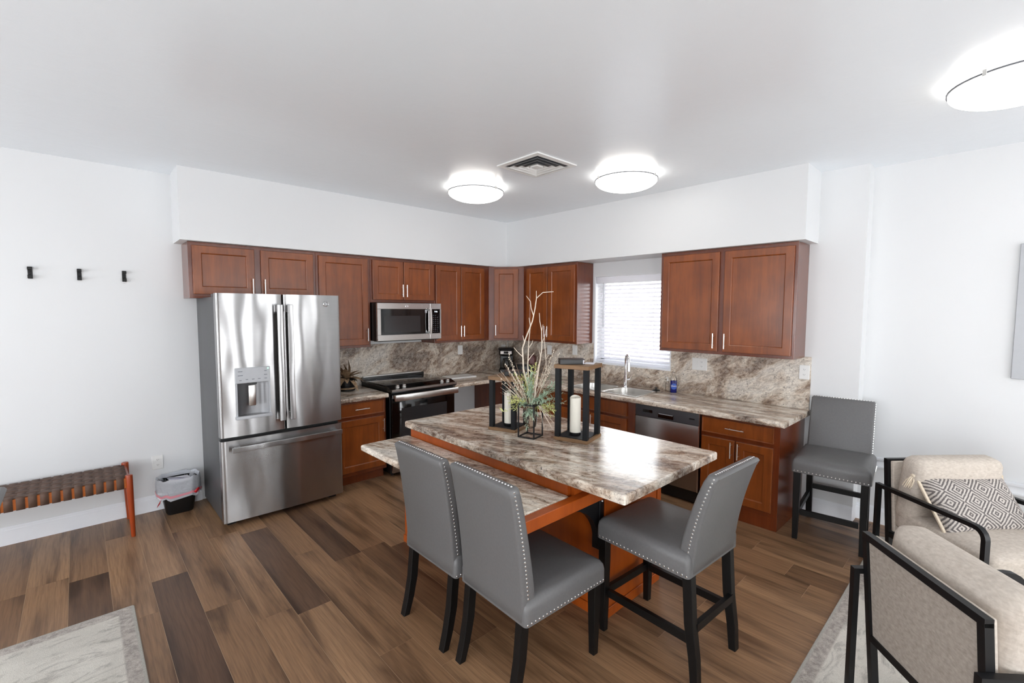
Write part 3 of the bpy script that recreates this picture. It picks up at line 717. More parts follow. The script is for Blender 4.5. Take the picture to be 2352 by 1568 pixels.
# deck plate as strips around two bowls
bx0, bx1 = -.565, -.19
bowls = [(-2.375, -1.995), (-1.955, -1.575)]
b.box(x0, bx0, y0, y1, z, z+.005, .002, 1); b.box(bx1, x1, y0, y1, z, z+.005, .002, 1)
b.box(bx0, bx1, y0, bowls[0][0], z, z+.005, .002, 1); b.box(bx0, bx1, bowls[0][1], bowls[1][0], z, z+.005, .002, 1); b.box(bx0, bx1, bowls[1][1], y1, z, z+.005, .002, 1)
obj('rim', b, 'sink', t)
for p, q in bowls:
    w, d = bx1-bx0, q-p; cx, cy = (bx0+bx1)/2, (p+q)/2; b = B()
    b.loft([rrect(w+.002, d+.002, .004, 4, cx, cy, z+.005), rrect(w-.004, d-.004, .05, 4, cx, cy, z+.002), rrect(w-.02, d-.02, .06, 4, cx, cy, z-.13), rrect(w-.05, d-.05, .06, 4, cx, cy, z-.165), rrect(.1, .1, .049, 4, cx, cy, z-.17), rrect(.02, .02, .009, 4, cx, cy, z-.171)], False, True)
    bo = obj('bowl', b, 'sink', t, ang=40)
    b = B(); b.lathe([(.042, 0), (.042, .003), (.03, .003), (.028, .0)], 20); obj('drain', b, 'chrome', bo, (cx, cy, z-.168))
t = thing('faucet', 'chrome gooseneck pull-down kitchen faucet behind the sink', 'faucet', (-.140, -1.985, CT+.005), radians(47))
obj('base', B().lathe([(.028, 0), (.028, .008), (.02, .014), (.017, .10), (.017, .115)], 20, cap=True), 'chrome', t)
pts = [(0, 0, .10), (0, 0, .22)]+[(-.06+.06*cos(a), 0, .27+.07*sin(a)) for a in [pi*k/10 for k in range(0, 10)]]+[(-.123, 0, .25)]
obj('neck', B().tube(pts, .0125, 12), 'chrome', t, ang=50)
obj('spray_head', B().cyl((-.122, 0, .262), (-.128, 0, .175), .015, .019, 16).cyl((-.128, 0, .175), (-.1285, 0, .168), .017, .016, 16), 'chrome', t)
obj('lever', B().cyl((0, -.015, .07), (0, -.045, .075), .010, n=12).cyl((0, -.045, .075), (-.01, -.062, .13), .006, .005, 10), 'chrome', t)
def bottle(name, label, loc, w, d, hb, mat, capm):
    t = thing(name, label, 'bottle', loc)
    return t
t = thing('dish_soap_bottle', 'blue dish soap bottle with clear cap beside the sink', 'bottle', (-.082, -2.497, CT), radians(-50))
obj('bottle_body', B().loft([rrect(.062*k, .036*k, .016*k, 4, 0, 0, z) for k, z in ((.9, 0), (1, .004), (1, .09), (1.0, .118))]), 'blue', t, ang=40)
obj('bottle_shoulder', B().loft([rrect(.0618*k, .0358*k, .0158*k, 4, 0, 0, z) for k, z in ((1.0, .118), (.97, .135), (.8, .155), (.5, .168), (.42, .176))]), 'amber', t, ang=40)
obj('cap', B().lathe([(.014, 0), (.014, .016), (.009, .022), (.008, .03)], 14, cap=True), 'glass', t, (0, 0, .176))
lb = B(); lb.loft([rrect(.052, .060, .024, 5, 0, 0, z) for z in (-.0005, .0006)]); obj('label_print', lb, 'bluel', t, (0, -.0182, .062), (radians(90), 0, 0))
text('brand_print', 'Dawn', .022, 'white', t, (0, -.0192, .066), FRONT)
t = thing('soap_dispenser', 'clear pump soap bottle left of the blue dish soap', 'bottle', (-.072, -2.428, CT))
obj('bottle_body', B().lathe([(.020, 0), (.023, .004), (.023, .07), (.019, .088), (.009, .098), (.009, .104)], 16, cap=True), 'amber', t, ang=40)
obj('pump', B().cyl((0, 0, .104), (0, 0, .122), .008).cyl((0, 0, .122), (0, 0, .138), .004).box(-.034, .008, -.005, .005, .136, .144, .002, 1), 'white', t)
b = B(); b.lathe([(.001, .0), (.036, .0), (.038, .006), (.030, .009), (.010, .011), (.008, .022), (.016, .026), (.014, .031), (.001, .032)], 20)
o = obj('sink_stopper', b, 'black', None, (-.125, -2.335, CT+.005), ang=40); tag(o, 'black rubber sink stopper lying on the sink rim', 'stopper')

# ------------------------------------------------------------------ small counter things
t = thing('coffee_maker', 'black drip coffee maker with steel band in the counter corner', 'coffee maker', (-.215, -.20, CT), radians(-45))
obj('base', B().loft([rrect(.185, .23, .03, 4, 0, 0, z) for z in (0, .03)]), 'black', t, ang=40)
obj('column', B().box(-.085, .085, .04, .112, .03, .24, .012, 3), 'black', t)
obj('brew_head', B().loft([rrect(.18*k, .22*k, .04, 5, 0, .0, z) for k, z in ((.86, .205), (1, .22), (1.06, .285))]), 'black', t, ang=40)
obj('lid', B().loft([rrect(.205*k, .245*k, .05, 5, 0, 0, z) for k, z in ((1, .285), (1.04, .293), (1, .306), (.8, .311))]), 'black', t, ang=40)
obj('steel_band', B().box(-.075, .075, -.1195, -.108, .232, .275, .003, 1), 'steel2', t)
obj('display', B().box(-.03, .03, -.1215, -.119, .24, .268), 'blackglass', t)
cf = obj('carafe', B().lathe([(.05, 0), (.068, .02), (.07, .06), (.055, .105), (.045, .12)], 20), 'amber', t, (0, -.02, .034), ang=40)
obj('carafe_lid', B().lathe([(.047, .12), (.047, .132), (.01, .136)], 20, cap=True), 'black', cf)
obj('carafe_handle', B().bar([(0, -.05, .12), (0, -.105, .115), (0, -.105, .03), (0, -.068, .025)], .016, .012, (1, 0, 0)), 'black', cf)
t = thing('container', 'dark red-brown upright container on the counter behind the plant', 'container', (-.13, -.60, CT), radians(-60))
obj('container_body', B().loft([rrect(.085*k, .11*k, .02, 4, 0, 0, z) for k, z in ((.94, 0), (1, .01), (1, .20), (.94, .21))]), 'maroon', t, ang=40)
obj('container_lid', B().loft([rrect(.08*k, .1*k, .02, 4, 0, 0, z) for k, z in ((.95, .21), (.95, .225), (.5, .235))]), 'maroon', t, ang=40)
t = thing('toaster', 'low black toaster next to the red-brown container', 'toaster', (-.32, -.62, CT), radians(-70))
obj('shell', B().loft([rrect(.25*k, .15*k, .04, 4, 0, 0, z) for k, z in ((.94, .0), (1, .015), (1, .10), (.93, .125), (.7, .13))]), 'black', t, ang=40)
obj('slot', B().box(-.09, .09, -.035, -.015, .128, .132), 'dkgrey', t); obj('slot', B().box(-.09, .09, .015, .035, .128, .132), 'dkgrey', t); obj('lever', B().box(.118, .135, -.012, .012, .07, .085, .002, 1), 'dkgrey', t)
b = B(); b.loft([rrect(.36*k, .23*k, .02, 4, 0, 0, z) for k, z in ((.99, 0), (1, .002), (1, .012), (.99, .014))])
o = obj('cutting_board', b, 'white', None, (-1.02, -.24, CT), (0, 0, radians(-6)), ang=40); tag(o, 'thin white cutting board lying on counter right of range', 'cutting board')
t = thing('dried_arrangement', 'dark basket of dried brown leaves beside the refrigerator', 'decoration', (-2.415, -.24, CT))
b = B(); b.lathe([(.06, 0), (.075, .01), (.088, .08), (.082, .115), (.07, .125)], 18, cap=True); bk = obj('basket', b, 'blackwood', t)
for k in range(7):
    b = B(); rr = .079+.006*sin(k*1.2); b.lathe([(rr, 0), (rr+.005, .004), (rr+.005, .012), (rr, .016)], 18); obj('basket_band', b, 'driedleaf' if k % 2 else 'blackwood', bk, (0, 0, .004+k*.016))
def leaf_blade(b, p, d, up, ln, w, curl=.3, fold=.15):
    p, d, up = Vector(p), Vector(d).normalized(), Vector(up).normalized(); s = d.cross(up).normalized(); up = s.cross(d); rows = []
    for k in range(6):
        q = k/5; wd = w*sin(pi*min(.98, max(.03, q*.93+.06))); c = p+d*ln*q-up*ln*curl*q*q
        rows.append([c-s*wd/2+up*wd*fold, c, c+s*wd/2+up*wd*fold])
    b.loft(rows, False, False, False)
rnd = random.Random(3)
for k in range(34):
    a = k*2.4; el = .35+1.05*rnd.random() if k < 20 else -.15+.4*rnd.random(); d = (cos(a)*cos(el), sin(a)*cos(el), sin(el)); b = B()
    leaf_blade(b, (d[0]*.03, d[1]*.03, .125), d, (0, 0, 1) if abs(d[2]) < .9 else (1, 0, 0), .10+.08*rnd.random(), .042+.02*rnd.random(), .25+.3*rnd.random())
    obj('dried_leaf', b, 'driedleaf', t, ang=60)
# outlets
def outlet(label, loc, rz, gang=1, sockets=True, group='white wall outlets'):
    t = thing('wall_outlet', label, 'outlet', loc, rz, group); w = .035*gang+.002
    pl = obj('cover_plate', B().box(-w, w, -.006, 0, -.0575, .0575, .002, 1), 'white', t)
    for g in range(gang):
        cx = (g-(gang-1)/2)*.046*1.0
        if sockets and (gang == 1 or g == 1):
            for zz in (-.021, .021):
                s = obj('socket', B().loft([rrect(.026, .024, .009, 4, 0, 0, z) for z in (0, .0015)]), 'white', t, (cx, -.006, zz), (radians(90), 0, 0))
                obj('slots', B().box(-.0065, -.0045, -.001, .001+.006, .0014, .0019).box(.0045, .0065, -.001, .006, .0014, .0019).box(-.0015, .0015, -.007, -.004, .0014, .0019), 'dkgrey', s)
        else:
            obj('rocker', B().box(cx-.016, cx+.016, -.0085, -.006, -.032, .032, .001, 1), 'white', t)
outlet('white duplex outlet low on the left wall above trash can', (-3.916, 0, .396), 0)
outlet('white outlet on backsplash right of the range', (-.835, -.012, 1.148), 0, sockets=False)
outlet('white outlet on backsplash above the coffee maker', (-.105, -.012, 1.120), 0, sockets=False)
outlet('white outlet on backsplash behind the tall branches', (-.012, -.785, 1.150), RZ, sockets=False)
outlet('white outlet on backsplash just left of the window', (-.012, -1.195, 1.175), RZ, sockets=False)
outlet('wide two-gang white outlet on backsplash right of window', (-.012, -2.722, 1.140), RZ, 2)
outlet('white outlet at the end of the backsplash near grey stool', (-.012, -3.600, 1.150), RZ)

# ------------------------------------------------------------------ island
t = thing('kitchen_island', 'two-level kitchen island with granite-look top and wooden base', 'island')
IZ = .865
def slab(x0, x1, y0, y1, z1, th, rad=.014, r=.02):
    w, d, cx, cy = x1-x0, y1-y0, (x0+x1)/2, (y0+y1)/2; ls = []
    for k in range(5): a = pi/2*k/4; ls.append(rrect(w-2*rad*(1-sin(a)), d-2*rad*(1-sin(a)), r, 3, cx, cy, z1-th+rad*(1-cos(a))*.7))
    for k in range(5): a = pi/2*k/4; ls.append(rrect(w-2*rad*(1-cos(a)), d-2*rad*(1-cos(a)), r, 3, cx, cy, z1-rad+rad*sin(a)))
    return B().loft(ls)
obj('upper_top', slab(-2.680, -1.760, -3.645, -1.826, IZ, .046, .010, .007), 'topi', t, ang=32, wn=True)
obj('lower_top', slab(-3.012, -2.645, -3.318, -1.822, .758, .040, .012, .012), 'topi', t, ang=32, wn=True)
b = B(); b.box(-2.365, -1.80, -3.324, -1.86, 0, .819, .002, 1); obj('base', b, 'isl', t)
b = B(); z0 = 0
for (a0, a1, c0, c1) in ((-2.374, -2.365, -3.333, -1.94), (-2.365, -1.80, -3.333, -3.324)): b.box(a0, a1, c0, c1, 0, .055, .002, 1)
b.box(-1.842, -1.798, -3.329, -3.322, .055, .819); b.box(-2.368, -2.325, -3.329, -3.322, .055, .819); obj('base_trim', b, 'isl', t)
b = B(); b.box(-2.70, -2.366, -1.93, -1.845, 0, .717, .002, 1); b.box(-2.708, -2.70, -1.935, -1.84, 0, .05); obj('end_panel', b, 'isl', t)
obj('apron', B().box(-2.645, -2.622, -3.30, -1.85, .70, .818), 'isl', t)
obj('apron_return', B().box(-2.621, -2.38, -3.322, -3.30, .70, .818).box(-2.621, -2.38, -1.87, -1.85, .70, .818), 'isl', t)
obj('end_rail', B().box(-3.005, -2.37, -3.368, -3.319, .700, .757, .002, 1), 'isl', t)
obj('sub_frame', B().box(-2.96, -2.37, -3.318, -1.95, .700, .717), 'isl', t)
# black steel corner bracket under the low top
b = B()
b.box(-2.405, -2.367, -3.318, -3.270, .40, .70, .002, 1); b.box(-2.80, -2.40, -3.318, -3.270, .672, .699, .002, 1)
cu = [(-2.405-.26*(1-sin(a)), .672-.24*(1-cos(a))) for a in [pi/2*k/8 for k in range(9)]]
b.loft([[(x, y, z) for x, z in cu+[(-2.405, .672)]] for y in (-3.312, -3.276)])
br = obj('bracket', b, 'metal', t)
for z in (.66, .45): obj('screw', B().sphere((-2.386, -3.320, z), .006, n=8), 'nickel', br)

# ------------------------------------------------------------------ candle lanterns
def lantern(label, cx, cy, rz, s, h):
    t = thing('candle_lantern', label, 'lantern', (cx, cy, IZ), rz, 'wood and black metal candle lanterns')
    e = s/2
    obj('base_board', B().box(-e, e, -e, e, 0, .020, .002, 1), 'oak', t)
    obj('base_plate', B().box(-e+.016, e-.016, -e+.016, e-.016, .020, .023), 'lanmetal', t)
    obj('top_board', B().box(-e, e, -e, e, h-.024, h, .002, 1), 'oak', t)
    for sx in (-1, 1):
        for sy in (-1, 1):
            x, y = sx*(e-.020), sy*(e-.020)
            obj('post', B().box(x-.015, x+.015, y-.015, y+.015, .020, h-.024, .001, 1), 'lanmetal', t)
    return t
LR = radians(17)
lantern('taller wood-topped black candle lantern nearest the bar stool side', -2.119, -2.936, LR-radians(2), .222, .462)
lantern('shorter wood-topped black candle lantern behind the plant stand', -2.268, -2.475, LR, .205, .355)
def candle(label, x, y, r, h):
    t = thing('pillar_candle', label, 'candle', (x, y, IZ+.0235), 0, 'cream pillar candles')
    obj('holder', B().lathe([(r*1.04, 0), (r*1.08, .003), (r*1.08, .014), (r*.9, .016)], 24, cap=True), 'black', t)
    n = 28; ls = [[(r*cos(2*pi*i/n), r*sin(2*pi*i/n), z) for i in range(n)] for z in (.016, .03)]
    w = lambda i: h-.004+.005*sin(2*pi*i/n+1)+.003*sin(4*pi*i/n)
    ls.append([(r*cos(2*pi*i/n), r*sin(2*pi*i/n), w(i)) for i in range(n)])
    ls.append([(r*.93*cos(2*pi*i/n), r*.93*sin(2*pi*i/n), w(i)+.001) for i in range(n)])
    ls.append([(r*.85*cos(2*pi*i/n), r*.85*sin(2*pi*i/n), h-.018) for i in range(n)]); ls.append([(.002*cos(2*pi*i/n), .002*sin(2*pi*i/n), h-.022) for i in range(n)])
    obj('wax', B().loft(ls), 'cream', t, ang=40); obj('wick', B().cyl((0, 0, h-.022), (0, 0, h-.008), .0015, n=6), 'black', t)
candle('cream pillar candle in the taller lantern', -2.130, -2.925, .0335, .235)
candle('cream pillar candle in the shorter lantern', -2.272, -2.478, .0325, .225)
def book(name, label, loc, rz, w, d, h):
    t = thing(name, label, 'book', loc, rz)
    obj('cover', B().box(-w/2, w/2, -d/2, d/2, 0, .003).box(-w/2, w/2, -d/2, d/2, h-.003, h).box(-w/2, -w/2+.003, -d/2, d/2, 0, h).box(-w/2, w/2-.012, -d/2, -d/2+.003, 0, h).box(-w/2, w/2-.012, d/2-.003, d/2, 0, h), 'black', t)
    obj('pages', B().box(-w/2+.003, w/2-.004, -d/2+.004, d/2-.004, .003, h-.003), 'paper', t)
book('black_book', 'black covered book lying on top of the taller lantern', (-2.150, -2.905, IZ+.462), radians(-43), .150, .105, .030)
book('black_book', 'black covered book lying on top of the shorter lantern', (-2.225, -2.490, IZ+.355), radians(-40), .15, .105, .030)
o = obj('card', B().box(-.03, .03, -.045, .045, 0, .0015), 'paper', None, (-2.058, -2.975, IZ+.462), (0, 0, radians(-60))); tag(o, 'small white card lying beside the book on taller lantern', 'card')

# ------------------------------------------------------------------ vase stand, vase and arrangement
VX, VY = -2.307, -2.712
vr = radians(15)
t = thing('vase_stand', 'black wire cube stand holding the glass vase', 'stand', (VX, VY, IZ), vr); e, hh, r = .055, .205, .0035
b = B()
for z in (.0035, hh):
    for s in (-1, 1): b.box(-e-r, e+r, s*e-r, s*e+r, z-r, z+r); b.box(s*e-r, s*e+r, -e-r, e+r, z-r, z+r)
for sx in (-1, 1):
    for sy in (-1, 1): b.box(sx*e-r, sx*e+r, sy*e-r, sy*e+r, 0, hh)
obj('wire_frame', b, 'metal', t); b = B(); b.lathe([(.046, hh-.003), (.055, hh-.003), (.055, hh+.003), (.046, hh+.003), (.046, hh-.003)], 24); obj('ring', b, 'metal', t)
b = B(); b.lathe([(.002, .052), (.022, .052), (.036, .065), (.0415, .10), (.0415, .19), (.044, .205), (.0475, .2095), (.0475, .2105), (.042, .206), (.0395, .19), (.0395, .10), (.034, .068), (.02, .056), (.002, .056)], 24)
o = obj('glass_vase', b, 'amber', None, (VX, VY, IZ), ang=40); tag(o, 'round-bottomed glass vase hanging in the wire stand', 'vase')
pa = thing('dried_plant_arrangement', 'arrangement of pale branches and greenery in the glass vase', 'plant', (VX, VY, IZ))
RU, FU = Vector((.730, -.683, 0)), Vector((.683, .730, 0))
def P(u, w, d=0): return RU*u+Vector((0, 0, w))+FU*d
branch_specs = [  # main stems: (u, w, depth) points, radius, then twigs
 ([(0, .10, 0), (-.005, .26, 0), (-.045, .42, .01), (-.052, .55, .01), (-.030, .62, .0), (.008, .72, -.01), (.024, .80, -.01), (.032, .86, -.01), (.070, .895, -.02), (.135, .90, -.02)], .0055, [[(.032, .86, -.01), (.031, .905, -.01)], [(.014, .755, -.01), (.000, .80, 0), (-.004, .84, 0), (-.030, .875, .01)], [(-.040, .59, .0), (-.050, .63, .01)], [(-.052, .50, .01), (-.085, .53, .02), (-.105, .555, .02)]]),
 ([(.005, .10, .01), (-.01, .30, .02), (-.018, .45, .02), (-.012, .60, .03), (-.002, .69, .03)], .0055, [[(-.014, .55, .02), (.008, .585, .01), (.012, .60, .01)], [(-.018, .47, .02), (.004, .50, .03), (.022, .52, .03)], [(-.002, .69, .03), (-.012, .74, .03)], [(-.016, .42, .02), (.02, .39, .0), (.04, .37, 0)]]),
 ([(.01, .10, -.01), (.03, .30, -.02), (.052, .45, -.02), (.066, .55, -.02), (.064, .66, -.03), (.052, .72, -.03), (.049, .77, -.03)], .0045, [[(.066, .58, -.02), (.088, .64, -.01), (.092, .67, -.01)], [(.060, .50, -.02), (.050, .54, -.02)], [(.064, .66, -.03), (.072, .70, -.03)]]),
 ([(.01, .10, .02), (.05, .30, .03), (.10, .42, .04), (.094, .50, .03), (.088, .56, .03), (.085, .62, .03)], .004, [[(.095, .48, .03), (.115, .51, .03)], [(.10, .42, .04), (.112, .40, .05)]]),
]
for pts, r, tw in branch_specs:
    b = B(); n = len(pts); b.tube([P(*p) for p in pts], [r*(1-.62*k/(n-1)) for k in range(n)], 8)
    for q in tw: b.tube([P(*p) for p in q], [r*.55*(1-.5*k/(len(q)-1)) for k in range(len(q))], 6)
    obj('branch', b, 'bark', pa, ang=60)
rnd = random.Random(11)
def spray(name, u, w, d, mat, n, rad, ln):
    b = B(); p0 = P(.0, .20, 0); tip = P(u, w, d); sub = [(tip-p0)*.0]+[Vector((rnd.gauss(0, .022), rnd.gauss(0, .022), rnd.gauss(0, .02))) for _ in range(5)]
    b.tube([P(0, .12, 0), p0.lerp(tip, .35)+Vector((0, 0, .015)), tip], [.002, .0016, .0008], 5)
    for k in range(n):
        q = .30+.72*k/n; c = p0.lerp(tip, min(q, 1))+sub[k % 6]*min(1, max(0, (q-.3)*2.2)); dr = (tip-p0).normalized()
        side = Vector((rnd.gauss(0, 1), rnd.gauss(0, 1), rnd.gauss(0, .8))); dd = (dr*.9+side.normalized()*.9)
        leaf_blade(b, c, dd, (rnd.gauss(0, .4), rnd.gauss(0, .4), 1), ln*(.7+.6*rnd.random()), rad, .1, .1)
    obj(name, b, mat, pa, ang=60)
for i, (u, w, d, mt) in enumerate([(.17, .31, .02, 'leafg'), (.19, .245, -.03, 'leafg'), (.15, .19, -.05, 'leafy'), (.165, .35, .04, 'leafg'), (-.105, .255, -.03, 'leafy'), (-.07, .22, -.05, 'leafg'), (-.12, .215, .01, 'leafy'), (.01, .40, 0, 'leafg'), (.03, .45, .01, 'leafy'), (-.045, .38, .02, 'leafy'), (.02, .12, -.05, 'leafg'), (-.02, .15, -.045, 'leafg'), (.12, .16, -.01, 'leafy'), (-.01, .33, -.03, 'leafg'), (.05, .25, -.06, 'leafg'), (-.09, .30, .03, 'leafg'), (.10, .28, -.05, 'leafg')]):
    spray('sprig', u, w, d, mt, 96, .0056, .024)
def twigs(name, specs, mat, r=.0013, buds=0):
    b = B()
    for (u, w, d) in specs:
        p0 = P(rnd.gauss(0, .008), .14, rnd.gauss(0, .008)); tip = P(u, w, d); m = p0.lerp(tip, .5)+Vector((0, 0, .02))
        b.tube([p0, m, tip], [r, r*.8, r*.5], 5)
        for k in range(buds):
            q = .5+.5*k/buds; c = m.lerp(tip, (q-.5)*2)+Vector((rnd.gauss(0, .004), rnd.gauss(0, .004), rnd.gauss(0, .003))); b.sphere(c, .0035, (1, 1, 1.4), 6)
    obj(name, b, mat, pa, ang=60)
twigs('budded_stem', [(-.14, .52, .02)], 'bark', .0016, 14); twigs('budded_stem', [(-.16, .46, .0)], 'bark', .0016, 14); twigs('budded_stem', [(-.11, .43, -.03)], 'bark', .0016, 14)
twigs('budded_stem', [(.15, .55, .03)], 'bark', .0016, 16); twigs('budded_stem', [(.18, .53, .0)], 'bark', .0016, 14); twigs('budded_stem', [(.13, .47, -.03)], 'bark', .0015, 12)
for k in range(9):
    sp = [(-.05-.16*rnd.random(), .26+.2*rnd.random(), rnd.gauss(0, .03)) for _ in range(5)]+[(.03+.11*rnd.random(), .3+.2*rnd.random(), rnd.gauss(0, .03)) for _ in range(3)]
    twigs('twig_cluster', sp, 'twig' if k % 2 else 'bark', .0014, 4 if k < 4 else 0)
# loose stems drooping to the right
b = B()
for k in range(14):
    u, w = .07+.09*rnd.random(), .04+.15*rnd.random(); b.tube([P(.02, .22, -.01), P(.05, .20, -.03), P(u, w, -.05+rnd.gauss(0, .02))], [.0013, .0012, .0006], 5)
obj('drooping_stems', b, 'bark', pa, kind='stuff')

# ------------------------------------------------------------------ chairs
def parsons(name, label, cat, loc, rz, h, bt, stretch, group=None):
    t = thing(name, label, cat, loc, rz, group)
    # seat: lofted rounded box with a domed top
    sb = h-.105; ls = []
    W_, D_, cx = .462, .505 if stretch else .52, .0125 if stretch else .02
    for k, (s, z) in enumerate([(.0, sb), (.0, sb+.004), (.0, h-.045), (-.004, h-.022), (-.014, h-.006), (-.03, h+.002)]): ls.append(rrect(D_+2*s, W_+2*s, .018, 4, cx, 0, z))
    for q in (.82, .6, .35, .1): ls.append(rrect((D_-.06)*q, (W_-.06)*q, .018, 4, cx, 0, h+.002+.014*(1-q*q)))
    se = obj('seat', B().loft(ls), 'leather', t, ang=60)
    b = B(); z = sb+.012; x0, x1, y = cx-D_/2+.01, cx+D_/2, W_/2
    n = 22
    for s in (-1, 1): b.nails([(x0+(x1-.018-x0)*k/n, s*y, z) for k in range(n+1)], (0, s, 0))
    n = 19; b.nails([(x1, -y+.018+(2*y-.036)*k/n, z) for k in range(n+1)], (1, 0, 0))
    obj('nailhead_trim', b, 'nail', se, kind='stuff')
    # back
    zb = h-.095; ls = []; n = 12; tot = bt-zb; BW = .405 if stretch else .43
    def bx(q): return -.240-(.105 if stretch else .075*(tot/.59))*q*(.35+.65*q)      # rear face
    def th(q): return .080-.026*q
    for k in range(n+1):
        q = k/n; ls.append(rrect(th(q), BW, .012, 3, bx(q)+th(q)/2, 0, zb+tot*q-.012*(k == n)))
    q = 1; ls.append(rrect(th(1)-.012, BW-.012, .008, 3, bx(1)+th(1)/2, 0, bt-.003)); ls.append(rrect(th(1)-.024, BW-.024, .006, 3, bx(1)+th(1)/2, 0, bt))
    bk = obj('backrest', B().loft([rrect(th(0)-.01, BW-.01, .01, 3, bx(0)+th(0)/2, 0, zb-.005)]+ls), 'leather', t, ang=50)
    b = B(); m = int(tot/.0185)
    for s in (-1, 1): b.nails([(bx(k/m)+th(k/m)*.42, s*BW/2, zb+.01+(tot-.028)*k/m) for k in range(m+1)], (0, s, .0))
    m2 = 21; b.nails([(bx(1)+th(1)*.45, -BW/2+.02+(BW-.04)*k/m2, bt+.0005) for k in range(m2+1)], (0, 0, 1))
    obj('nailhead_trim', b, 'nail', bk, kind='stuff')
    for s in (-1, 1):
        b = B(); b.loft([rrect(w, w, .002, 1, .238, s*.196, z) for w, z in ((.032, 0), (.044, sb*.75), (.044, sb))]); obj('leg', b, 'blackwood', t)
    for s in (-1, 1):
        pr = [(-.262 if stretch else -.278, 0, .034), (-.252, sb*.25, .040), (-.230, sb*.55, .044), (-.215, sb, .044)]
        b = B(); b.loft([rrect(w, .040, .002, 1, x, s*.182, z) for x, z, w in pr]); obj('leg', b, 'blackwood', t)
    if stretch:
        for s in (-1, 1): obj('stretcher', B().box(-.235, .215, s*.186-.011, s*.186+.011, .185, .222), 'blackwood', t)
        obj('stretcher', B().box(  .227, .249, -.17, .17, .185, .222), 'blackwood', t); obj('stretcher', B().box(-.256, -.234, -.17, .17, .24, .277), 'blackwood', t)
    return t
GD = 'grey nailhead dining chairs'
cA = parsons('dining_chair', 'grey leather nailhead chair nearest the refrigerator at the low table', 'chair', (-2.835, -2.738, 0), 0, .465, .955, False, GD)
cB = copy_tree(cA); cB.location = (-2.825, -3.225, 0); cB.rotation_euler = (0, 0, radians(-2)); cB['label'] = 'grey leather nailhead chair beside the armless counter stool at low table'
cB['label'] = 'grey leather nailhead chair at the open end of the low table'
GS = 'grey nailhead counter stools'
cC = parsons('counter_stool', 'grey leather nailhead counter stool under the island overhang', 'stool', (-2.235, -3.610, 0), radians(87), .600, .972, True, GS)
cD = copy_tree(cC); cD.location = (-.335, -3.905, 0); cD.rotation_euler = (0, 0, radians(186)); cD['label'] = 'grey leather nailhead counter stool against the white wall by the counter end'

cE = copy_tree(cC); cE.location = (-4.915, -2.335, .008); cE.rotation_euler = (0, 0, pi); cE['label'] = 'grey nailhead stool cut off by the frame beside the woven bench'

# ------------------------------------------------------------------ bench
t = thing('woven_bench', 'reddish wood bench with woven brown strap seat by left wall', 'bench', (-4.72, -.245, 0))
HX, HY, BZ = .60, .185, .435
for s in (-1, 1):
    obj('long_rail', B().box(-HX+.02, HX-.02, s*HY-.014, s*HY+.014, BZ-.070, BZ, .003, 1), 'rail', t)
    obj('end_rail', B().cyl((s*(HX-.012), -HY, BZ-.012), (s*(HX-.012), HY, BZ-.012), .015, n=12), 'bench', t)
for sx in (-1, 1):
    for sy in (-1, 1):
        b = B(); b.loft([[(sx*(HX-.005+.008*(1-z/.46))+r*cos(a), sy*(HY+.002+.010*(1-z/.46))+r*sin(a), z) for a in [2*pi*k/14 for k in range(14)]] for r, z in ((.0125, 0), (.013, .003), (.0215, .36), (.0225, .45), (.021, .456), (.012, .458))])
        obj('leg', b, 'bench', t, ang=40)
nx, ny = 21, 7; px = .0545; py = .0525
def wv(i, j): return .0016 if (i+j) % 2 == 0 else -.0016
for i in range(nx):
    x = (i-(nx-1)/2)*px; pts = [(x, -HY-.0165, BZ-.072), (x, -HY-.0175, BZ-.004), (x, -HY-.012, BZ+.004)]
    for j in range(ny): y = (j-(ny-1)/2)*py; pts += [(x, y-.012, BZ+.004+wv(i, j)), (x, y+.012, BZ+.004+wv(i, j))]
    pts += [(x, HY+.012, BZ+.004), (x, HY+.0175, BZ-.004), (x, HY+.0165, BZ-.072)]
    b = B(); b.loft([[(x-.0205, p[1], p[2]), (x+.0205, p[1], p[2])] for p in pts], False, False, False)
    o = obj('strap', b, 'strap', t, ang=80); sd = o.modifiers.new('thickness', 'SOLIDIFY'); sd.thickness = .003; sd.offset = 0
for j in range(ny):
    y = (j-(ny-1)/2)*py; pts = [(-HX+.012, BZ+.004)]
    for i in range(nx): x = (i-(nx-1)/2)*px; pts += [(x-.012, BZ+.004-wv(i, j)), (x+.012, BZ+.004-wv(i, j))]
    pts.append((HX-.012, BZ+.004))
    b = B(); b.loft([[(x, y-.0245, z), (x, y+.0245, z)] for x, z in pts], False, False, False)
    o = obj('strap', b, 'strap', t, ang=80); sd = o.modifiers.new('thickness', 'SOLIDIFY'); sd.thickness = .003; sd.offset = 0

